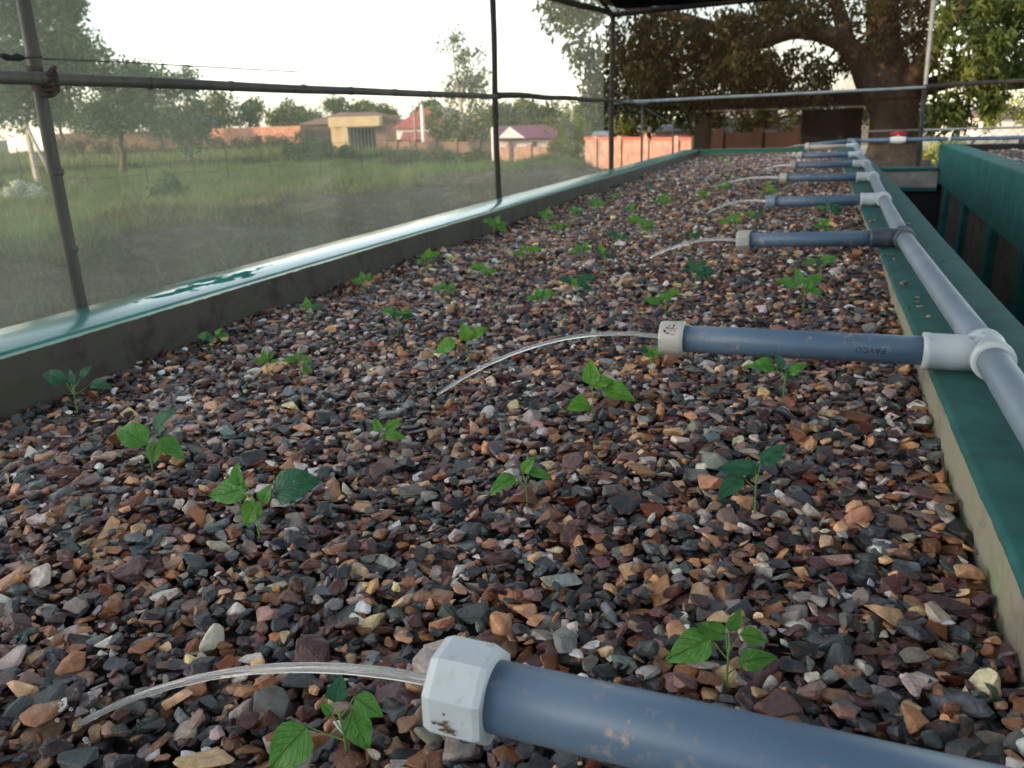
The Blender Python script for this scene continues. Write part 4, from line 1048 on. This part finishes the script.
for h in (.5, .95, 1.45):
    mb = MB()
    for a, b_ in zip(fp[:-1], fp[1:]):
        mb.tube([a+np.array([0,0,h]), (a+b_)/2+np.array([0,0,h-.05]), b_+np.array([0,0,h])], .009, 5)
    mb.build('wire', mt['black'], wf)
cp = gpt(27, 36); cfp = empty('fence_post', cp, 'grey concrete fence post with slanting brace at far left', 'post')
t = W(25, 109, 36)
mb = MB(); mb.box((cp[0]-.09, cp[1]-.09, cp[2]-.1), (cp[0]+.09, cp[1]+.09, t[2])); mb.build('shaft', mt['conc'], cfp)
q = W(47, 143, 35.5); mb = MB(); mb.tube([(cp[0], cp[1], W(27,124,36)[2]), (q[0], q[1], float(gz(q[0], q[1])))], .07, 8); mb.build('brace', mt['conc'], cfp)
# chain link fence at right back
CF = 12.2
cl = empty('chain_link_fence', (2.4, CF, -1.45), 'chain link fence with pale top rail behind the big tree', 'fence')
ztop = onY(980, 128.3, CF)[2]; xf = onY(868, 128.3, CF)[0]
mb = MB(); mb.tube([(xf, CF, ztop-.005), (2.4, CF, ztop), (6.5, CF, ztop+.02)], .014, 10); mb.build('top_rail', mt['shed_edge'], cl)
mb = MB()
g_ = .07; x = 1.45
while x < 6.2:
    for sg in (1, -1):
        pts = []; n_ = 12
        for k in range(n_+1):
            pts.append((x + (k % 2)*g_*sg, CF+.004*sg*(1 if k % 2 else -1), ztop-.02 - k*g_))
        mb.tube(pts, .0032, 4, False, False)
    x += 2*g_
mb.build('mesh', mt['steel'], cl)
for x in (3.2, 5.9):
    mb = MB(); mb.tube([(x, CF+.04, -1.6), (x, CF+.04, ztop+.04)], .03, 10); mb.build('post', mt['steel'], cl)

# ================================================================== vegetation
def leaf_cloud(g, clumps, per, rad, size, c0, c1, asp=.45, hang=0.0, flat=1.0, cvar=.25):
    """leaf shaped quads spread through clumps; colour is each leaf's own"""
    n = len(clumps)*per
    base = np.repeat(np.array(clumps), per, 0)
    d = g.normal(0, 1, (n,3)); d /= np.linalg.norm(d, axis=1)[:, None]; rr = g.uniform(0, 1, n)**.45
    rads = np.repeat(np.asarray(rad)*np.ones(len(clumps)), per)
    P = base + d*(rr*rads)[:, None]*np.array([1, 1, flat])
    a = g.normal(0, 1, (n,3)); a[:, 2] -= hang*2; a /= np.linalg.norm(a, axis=1)[:, None]
    b = np.cross(a, g.normal(0, 1, (n,3))); b /= np.linalg.norm(b, axis=1)[:, None]
    s = size*np.exp(g.normal(0, .25, n)); a *= s[:, None]; b *= (s*asp)[:, None]*.5
    V = np.stack([P, P + a*.45 + b, P + a, P + a*.45 - b], 1).reshape(-1, 3)
    T = np.arange(n*4).reshape(-1, 4)
    tc = g.uniform(0, 1, n); cl_t = np.repeat(g.uniform(0, 1, len(clumps)), per); tt = np.clip(.5*tc + .5*cl_t, 0, 1)[:, None]
    C = np.array(c0)*(1-tt) + np.array(c1)*tt; C = C*np.exp(g.normal(0, cvar, (n,1)))
    return V, T, np.repeat(np.clip(C, .004, .7), 4, 0)
def ell_clumps(g, c, r, n, inner=.35):
    d = g.normal(0, 1, (n,3)); d /= np.linalg.norm(d, axis=1)[:, None]
    return np.array(c) + d*np.array(r)*(g.uniform(inner, 1, n)**.6)[:, None]
def tree(name, label, base, trunk_h, trunk_r, blobs, per, crad, lsize, c0, c1, seed, bark='bark', cat='tree', group=None, asp=.5, hang=.2, lean=(0,0)):
    g = np.random.default_rng(seed); root = empty(name, base, label, cat, group)
    base = np.array(base, float); top = base + np.array([lean[0], lean[1], trunk_h])
    mb = MB(); n_ = 7
    mb.tube([base + (top-base)*k/n_ + np.array([g.normal(0, trunk_r*.3), g.normal(0, trunk_r*.3), -.15 if k == 0 else 0]) for k in range(n_+1)], [trunk_r*(1.35-.65*(k/n_)**.6) for k in range(n_+1)], 9)
    cls = []
    for (c, r, n) in blobs:
        c = np.array(c); m = (top + c)/2 + g.normal(0, .08*np.linalg.norm(c-top)+.02, 3)
        mb.tube([top - (top-base)*.12, m, c], [trunk_r*.6, trunk_r*.38, trunk_r*.14], 6)
        cl_ = ell_clumps(g, c, r, n); cls.append(cl_)
        for q in cl_[:max(2, n//5)]: mb.tube([c, (c+q)/2 + g.normal(0,.03,3), q], [trunk_r*.16, trunk_r*.09, trunk_r*.03], 5, False)
    mb.build('trunk', mt[bark], root)
    cls = np.concatenate(cls)
    v, t, c = leaf_cloud(g, cls, per, crad*g.uniform(.6, 1.25, len(cls)), lsize, c0, c1, asp, hang)
    np_mesh('crown', v, t, mt['fol'], c, parent=root); return root
def scr_tree(name, label, cx, d, ell, **k):
    """ell: crown lobes (px, py, half width px, half height px, clumps) at distance d"""
    s = d/F_PX; bl = []
    for (x, y, rx_, ry_, n) in ell: bl.append((W(x, y, d), (rx_*s, rx_*s, ry_*s), n))
    b_ = W(cx, 130, d); b_ = (b_[0], b_[1], float(gz(b_[0], b_[1])))
    zmin = min(c[2]-r[2]*.4 for c, r, n in bl)
    return tree(name, label, b_, max(.3, zmin - b_[2]), k.pop('tr', .2), bl, **k)
DG0, DG1 = (.020,.042,.014), (.055,.095,.028)
MG0, MG1 = (.030,.060,.018), (.085,.125,.035)
YG0, YG1 = (.09,.12,.02), (.26,.25,.05)
scr_tree('tree','huge dark leafy tree filling the upper left corner',-20,31,[(-25,40,70,75,60),(35,15,42,48,40),(20,85,48,34,30),(-5,-60,80,50,40),(68,45,18,30,10)],per=260,crad=.8,lsize=.18,c0=(.035,.075,.028),c1=(.09,.14,.05),seed=21,tr=.35)
scr_tree('tree','ragged medium tree right of the huge corner tree',118,44,[(112,85,34,26,20),(150,82,26,22,14),(130,112,38,20,20),(90,60,20,24,10),(98,118,26,14,10)],per=190,crad=.75,lsize=.20,c0=(.022,.055,.03),c1=(.055,.095,.04),seed=22,tr=.18)
scr_tree('tree','narrow dark tree at left end of orange wall',187,50,[(186,100,15,26,16),(192,128,19,20,16),(170,118,12,20,8),(190,80,9,12,5)],per=100,crad=.7,lsize=.22,c0=(.02,.05,.028),c1=(.04,.085,.04),seed=23,tr=.14)
scr_tree('tree','green round tree behind left part of orange wall',225,125,[(225,108,20,15,18),(243,114,13,11,10),(213,118,12,10,8)],per=70,crad=1.6,lsize=.55,c0=MG0,c1=MG1,seed=24,tr=.3)
scr_tree('tree','yellow green tree behind right part of orange wall',285,120,[(285,113,12,11,12),(272,120,9,7,6),(296,120,8,7,6)],per=70,crad=1.3,lsize=.5,c0=MG0,c1=(.14,.16,.05),seed=25,tr=.3)
scr_tree('tree','distant dark tree in the middle of orange wall skyline',256,130,[(257,116,14,8,10),(256,106,3,6,4)],per=60,crad=1.2,lsize=.5,c0=DG0,c1=MG1,seed=26,tr=.25)
scr_tree('tree','small rounded tree behind the gatehouse roof',335,112,[(334,106,11,7,10),(346,109,7,5,5)],per=60,crad=1.1,lsize=.45,c0=DG0,c1=MG1,seed=27,tr=.2)
scr_tree('tree','tall thin eucalyptus with pale bare trunk above the rail',462,78,[(452,40,10,8,6),(467,58,13,10,8),(460,80,16,10,9),(478,76,10,12,6),(455,96,12,8,6)],per=46,crad=.9,lsize=.34,c0=(.05,.07,.03),c1=(.13,.14,.06),seed=28,tr=.22,bark='bark_pale')
scr_tree('tree','second slender pale trunk beside the tall eucalyptus',470,80,[(474,88,12,14,8),(470,112,11,10,6)],per=46,crad=.9,lsize=.34,c0=(.05,.07,.03),c1=(.12,.13,.06),seed=29,tr=.17,bark='bark_pale')
scr_tree('bush','yellow green bushes at foot of the tall eucalyptus',455,66,[(444,122,16,16,14),(470,126,20,14,14),(452,136,16,9,8),(484,116,10,16,8)],per=80,crad=.9,lsize=.3,c0=MG0,c1=(.19,.19,.06),seed=30,tr=.12,cat='bush')
scr_tree('tree','green tree behind the maroon roof',545,84,[(540,112,16,12,14),(560,115,14,11,12),(524,118,10,8,6)],per=80,crad=1.0,lsize=.36,c0=MG0,c1=(.15,.16,.045),seed=31,tr=.25)
scr_tree('tree','dark tree line behind the corner post',592,80,[(585,116,18,12,14),(606,118,14,12,12),(504,120,9,9,6)],per=80,crad=1.0,lsize=.36,c0=DG0,c1=MG1,seed=32,tr=.25)
scr_tree('bush','bright yellow bush in front of pink wall',568,38,[(566,128,19,16,22),(573,146,20,12,16),(556,140,12,12,8),(586,134,10,14,8)],per=120,crad=.36,lsize=.11,c0=(.10,.13,.02),c1=YG1,seed=33,tr=.07,cat='bush')
scr_tree('bush','sunny yellow bushes behind red coped wall',642,46,[(636,122,20,13,16),(655,126,16,11,12),(622,128,12,10,8)],per=90,crad=.55,lsize=.18,c0=MG0,c1=YG1,seed=34,tr=.1,cat='bush')
scr_tree('sapling','small dark sapling standing before the orange wall',259,82,[(259,137,3,6,4),(259,144,4.5,5,5)],per=60,crad=.35,lsize=.18,c0=(.02,.03,.02),c1=(.04,.055,.035),seed=35,tr=.06,cat='sapling')
scr_tree('bush','pale whitish bush in the grass left of the first post',22,27,[(15,190,10,8,8),(30,197,12,9,10),(20,203,10,5,6)],per=120,crad=.22,lsize=.10,c0=(.30,.36,.28),c1=(.55,.60,.52),seed=36,tr=.03,cat='bush')
scr_tree('bush','dense green shrub in grass, right of the first post',170,25,[(172,184,9,12,9),(163,192,15,7,9),(180,194,9,6,5)],per=90,crad=.20,lsize=.15,c0=(.035,.075,.025),c1=(.07,.13,.04),seed=37,tr=.03,cat='bush')
scr_tree('bush','tall green weeds in front of the gatehouse',320,52,[(318,150,20,9,16),(300,152,14,7,8),(345,154,10,5,6)],per=110,crad=.45,lsize=.2,c0=MG0,c1=(.07,.13,.035),seed=38,tr=.03,cat='bush')
for k, (cx_, lab) in enumerate(((560,'shaded dark tree just right of the yellow bush'),)):
    scr_tree('tree', lab, 592, 52, [(592,108,11,14,8),(600,126,10,12,8)], per=80, crad=.6, lsize=.2, c0=DG0, c1=MG0, seed=40, tr=.1)

scr_tree('tree','dense green trees seen through the open shelter',760,40,[(735,118,28,16,20),(790,112,34,18,22),(840,116,30,18,18),(700,112,22,16,14)],per=110,crad=.55,lsize=.17,c0=DG0,c1=(.14,.14,.035),seed=51,tr=.2)
scr_tree('bush','dry brown scrub along the foot of the orange wall',250,80,[(215,145,16,8,22),(245,146,18,7,24),(278,145,16,8,22),(298,142,10,9,10)],per=90,crad=.6,lsize=.22,c0=(.06,.055,.03),c1=(.14,.11,.065),seed=52,tr=.03,cat='bush')
scr_tree('bush','dull scrub under the ragged tree at the left',120,70,[(70,146,24,8,14),(110,150,22,7,14),(150,149,24,8,14)],per=90,crad=.6,lsize=.2,c0=(.06,.055,.03),c1=(.13,.11,.06),seed=53,tr=.03,cat='bush')
scr_tree('bush','dark scrub in front of the dull brown brick wall',440,44,[(400,158,18,7,14),(440,160,20,7,14),(478,160,18,7,12)],per=100,crad=.4,lsize=.16,c0=(.03,.045,.02),c1=(.09,.095,.045),seed=54,tr=.03,cat='bush')
for k, (x_, y_, w_, h_, d_) in enumerate(((60,112,34,20,90),(105,122,30,16,85),(160,120,26,18,92),(205,114,18,16,120),(305,120,16,8,140),(365,112,14,7,150),(385,116,12,7,140),(430,112,14,9,140),(500,116,16,12,110),(522,112,14,12,110))):
    lab = ['broad hazy tree low behind the first post','bushy tree under the ragged tree','dense tree between the ragged and the narrow tree','tree at the left end of the orange wall skyline','low tree left of the brown long roof',
           'dark tree top behind the canopy middle','tree top right of the canopy','tree top behind the red roof','hazy tree behind the white concrete post','hazy tree above the maroon roof ridge'][k]
    scr_tree('tree', lab, x_, d_, [(x_-w_*.35, y_+2, w_*.6, h_*.7, 10), (x_+w_*.35, y_+1, w_*.6, h_*.7, 10), (x_, y_-h_*.3, w_*.55, h_*.6, 9)], per=90, crad=d_*.011, lsize=d_*.0042, c0=MG0, c1=(.12,.15,.05) if k % 3 else (.16,.16,.05), seed=60+k, tr=.2)
# ---- the big shade tree
g = np.random.default_rng(77)
BT = np.array([1.06, 13.3, -1.5])
bt = empty('shade_tree', BT, 'huge old shade tree with thick forking trunk and dark hanging foliage', 'tree')
def limb(mb, pts, rads, n=10):
    # smooth the polyline a little
    P = [np.array(p, float) for p in pts]; out = []; rr = []
    for i in range(len(P)-1):
        for k in range(5):
            t = k/5; p0 = P[max(i-1,0)]; p1 = P[i]; p2 = P[i+1]; p3 = P[min(i+2, len(P)-1)]
            q = .5*((2*p1) + (-p0+p2)*t + (2*p0-5*p1+4*p2-p3)*t*t + (-p0+3*p1-3*p2+p3)*t**3)
            out.append(q + np.array([mnoise.noise(Vector(q*2)), mnoise.noise(Vector(q*2+np.array([5,0,0]))), 0])*rads[i]*.25); rr.append(rads[i]+(rads[i+1]-rads[i])*t)
    out.append(P[-1]); rr.append(rads[-1]); mb.tube(out, rr, n)
def TP(px, py, d=13.3): return W(px, py, d)
mb = MB()
limb(mb, [TP(888,200), TP(890,165), TP(897,125), TP(893,92), TP(886,55), TP(880,10), TP(872,-50)], [.58,.45,.38,.36,.30,.21,.13], 16)
limb(mb, [TP(892,120), TP(868,80), TP(846,45), TP(800,30), TP(750,48), TP(700,70,12.9)], [.24,.21,.16,.14,.10,.05], 12)
limb(mb, [TP(850,55), TP(842,20,13.6), TP(830,-30,14)], [.17,.13,.08], 10)
limb(mb, [TP(893,105), TP(915,75,13.0), TP(935,45,12.6), TP(965,0,12.2)], [.26,.20,.14,.07], 10)
limb(mb, [TP(905,95), TP(950,80,13.0), TP(1010,72,12.7), TP(1080,60,12.5)], [.16,.13,.09,.04], 10)
limb(mb, [TP(760,45), TP(690,20,13.5), TP(620,5,13.8), TP(560,-10,14)], [.11,.08,.05,.02], 8)
for k, a in enumerate((0, 1.2, 2.4, 3.6, 4.8)):      # root flare
    mb.tube([BT+np.array([.25*math.cos(a), .25*math.sin(a), .75]), BT+np.array([.55*math.cos(a), .55*math.sin(a), .15]), BT+np.array([.9*math.cos(a), .9*math.sin(a), -.1])], [.24,.16,.06], 8)
mb.build('trunk', mt['bark'], bt)
cl_ = []; per_r = []
def addc(px0, px1, py0, py1, n, d0=11.8, d1=15.5):
    for _ in range(n): cl_.append(W(g.uniform(px0, px1), g.uniform(py0, py1), g.uniform(d0, d1)))
addc(640, 760, 18, 88, 62); addc(700, 860, 48, 90, 30); addc(610, 700, 60, 112, 26); addc(760, 930, -10, 26, 32)
addc(600, 660, 10, 60, 9); addc(560, 606, -5, 20, 8); addc(580, 592, 45, 60, 4, 13, 13.4); addc(590, 612, 78, 100, 7, 13, 14)
addc(545, 560, -5, 18, 3); addc(905, 935, 30, 80, 6); addc(840, 905, 30, 60, 3); addc(620, 700, 95, 118, 7)
# the crown goes on upwards out of the picture
for _ in range(80):
    d_ = g.normal(0,1,3); d_ /= np.linalg.norm(d_); d_[2] = abs(d_[2])
    cl_.append(BT + np.array([-.6, .6, 4.0]) + d_*np.array([4.6, 4.0, 3.4])*g.uniform(.45, 1))
v, t, c = leaf_cloud(g, np.array(cl_), 130, .30*g.uniform(.6, 1.35, len(cl_)), .105, (.018,.028,.009), (.090,.080,.024), .40, .55, 1.1)
np_mesh('crown', v, t, mt['fol'], c, parent=bt)
# leafy tree at the right
g = np.random.default_rng(78); cl_ = []
rt_b = np.array([4.6, 13.5, -1.5]); rt = empty('tree', rt_b, 'brighter feathery leafed tree at upper right behind the metal post', 'tree')
addc(938, 1040, -25, 40, 44, 11.5, 13.5); addc(945, 1030, 35, 72, 22, 11.6, 13); addc(1030, 1180, -40, 80, 40, 11.5, 14)
addc(932, 962, 88, 122, 11, 12.4, 13.2); addc(985, 1012, 88, 105, 5, 12, 12.6); addc(965, 985, 84, 92, 2, 12.4, 13)
mb = MB(); limb(mb, [rt_b, rt_b+np.array([.05,0,1.5]), rt_b+np.array([-.2,-.1,2.6]), W(1060, 10, 12.8), W(990, 0, 12.4)], [.22,.18,.14,.09,.03]); limb(mb, [rt_b+np.array([-.1,0,1.9]), W(1030, 84, 12.8), W(990, 90, 12.4), W(945, 95, 12.8)], [.1,.07,.04,.015], 8)
mb.build('trunk', mt['bark'], rt)
v, t, c = leaf_cloud(g, np.array(cl_), 130, .24*g.uniform(.6, 1.3, len(cl_)), .12, (.03,.06,.014), (.12,.15,.035), .32, .5)
np_mesh('crown', v, t, mt['fol'], c, parent=rt)
# pale sunlit growth beyond the chain link fence, at right
scr_tree('bush','sunlit yellow green bushes beyond the chain link fence',960,24,[(950,150,16,10,8),(990,116,14,10,8),(925,158,12,9,8),(1020,108,14,16,10)],per=110,crad=.3,lsize=.10,c0=(.10,.15,.03),c1=(.30,.33,.08),seed=50,tr=.05,cat='bush')
pl = empty('palm_plant', gpt(1016, 17), 'low plant with arching strap leaves at right edge', 'plant')
mb = MB(); pb = W(1022, 140, 17)
for k in range(16):
    a = k*.42; L = .8 + .25*math.sin(k*2.1); pts = []; 
    for i in range(7):
        t = i/6; pts.append(pb + np.array([math.cos(a)*L*t, math.sin(a)*L*t, .45*t - .55*t*t]))
    for i in range(6):
        w0_ = .045*math.sin(math.pi*min(1, i/6*.9+.1)); w1_ = .045*math.sin(math.pi*min(1, (i+1)/6*.9+.1)); sdv = np.array([-math.sin(a), math.cos(a), 0])
        mb.add([pts[i]-sdv*w0_, pts[i]+sdv*w0_, pts[i+1]+sdv*w1_, pts[i+1]-sdv*w1_], [(0,1,2,3)], True)
mb.build('fronds', M('frond', [(.3, (.08,.15,.03)), (.7, (.2,.26,.06))], 4, .5, 0), pl)
mb = MB(); mb.tube([(pb[0], pb[1], gz(pb[0], pb[1])), tuple(pb)], [.09, .06], 8); mb.build('stem', mt['bark'], pl)
house('house','pale sunlit building far beyond the chain link fence',985,1075,118,107,60,8,mt['whitewash'],mt['roof_brown'],'gable_side')

# ---- grass and straw
def blades(g, n, dmin, dmax, hgt, wid, c0, c1, lie=0.0, xr=(-40, 700), dens_pow=1.6, keep=None):
    px = g.uniform(xr[0], xr[1], n); d = dmin + (dmax-dmin)*g.uniform(0, 1, n)**dens_pow
    dirs = np.array([ray(p, 130) for p in px]); dirs[:, 2] = 0; dirs /= np.linalg.norm(dirs, axis=1)[:, None]
    P = dirs*d[:, None]
    k = P[:, 0] < -1.95
    if keep is not None: k &= keep(P)
    P = P[k]; n = len(P); P[:, 2] = gz(P[:, 0], P[:, 1])
    yaw = g.uniform(0, 2*np.pi, n); s = hgt*np.exp(g.normal(0, .35, n))
    lean = np.clip(np.abs(g.normal(lie, .3, n)), 0, 1.45)
    tipv = np.stack([np.cos(yaw)*np.sin(lean), np.sin(yaw)*np.sin(lean), np.cos(lean)], 1)*s[:, None]
    sdv = np.stack([-np.sin(yaw), np.cos(yaw), np.zeros(n)], 1)*wid*.5*(1+d[k][:, None]*.02)
    if lie > .8: P[:, 2] += g.uniform(0, .08, n)
    V = np.stack([P - sdv, P + sdv, P + tipv*.6 + sdv*.6, P + tipv], 1).reshape(-1, 3)
    tt = g.uniform(0, 1, n)[:, None]; C = (np.array(c0)*(1-tt) + np.array(c1)*tt)*np.exp(g.normal(0, .2, (n,1)))
    return V, np.arange(n*4).reshape(-1, 4), np.repeat(C, 4, 0)
def pn(P, s, o): return np.array([mnoise.noise(Vector((p[0]*s+o, p[1]*s, 0))) for p in P])
g = np.random.default_rng(90)
inv = lambda P: -P[:, 0] - 11.0 + 3.5*pn(P, .35, 0)
v, t, c = blades(g, 260000, 11, 62, .20, .016, (.065,.115,.034), (.115,.16,.052), .4, keep=lambda P: (inv(P) > 0) & (pn(P, .22, 50) > -.12 + g.normal(0, .12, len(P))))
tag(np_mesh('field_grass', v, t, mt['grass'], c), 'green grass covering the open field beyond the net', 'grass', kind='stuff')
v, t, c = blades(g, 90000, 55, 120, .45, .06, (.065,.100,.035), (.13,.15,.06), .45, dens_pow=1.3)
tag(np_mesh('far_grass', v, t, mt['grass'], c), 'far grass at the foot of the orange wall and gatehouse', 'grass', kind='stuff')
v, t, c = blades(g, 130000, 11, 62, .16, .014, (.095,.110,.045), (.18,.175,.08), .7, keep=lambda P: (inv(P) > -1.5) & (pn(P, .22, 50) < .06 + g.normal(0, .12, len(P))))
tag(np_mesh('dry_grass', v, t, mt['grass'], c), 'pale dry grass in patches over the open field', 'grass', kind='stuff')
v, t, c = blades(g, 70000, 4.5, 22, .17, .008, (.030,.025,.018), (.11,.09,.06), 1.2, dens_pow=1.1, keep=lambda P: (-P[:, 0] - 14.0 + 3.5*pn(P, .35, 0) < 0) & (pn(P, .9, 70) > -.15))
tag(np_mesh('dry_straw', v, t, mt['grass'], c), 'dry cut straw and dead stalks on the soil bank beside the left wall', 'straw', kind='stuff')
v, t, c = blades(g, 2600, 6, 20, .26, .008, (.05,.042,.03), (.20,.165,.11), 1.35, dens_pow=1.1, keep=lambda P: (-P[:, 0] - 14.0 < 0))
tag(np_mesh('dead_stalks', v, t, mt['grass'], c), 'long pale stalks lying scattered on the soil bank', 'straw', kind='stuff')
v, t, c = blades(g, 14000, 4.5, 18, .13, .012, (.02,.05,.015), (.06,.09,.03), .35, dens_pow=1.1, keep=lambda P: pn(P, .8, 30) > .22)
tag(np_mesh('weed_patches', v, t, mt['grass'], c), 'patches of short green weeds on the bare soil', 'weeds', kind='stuff')
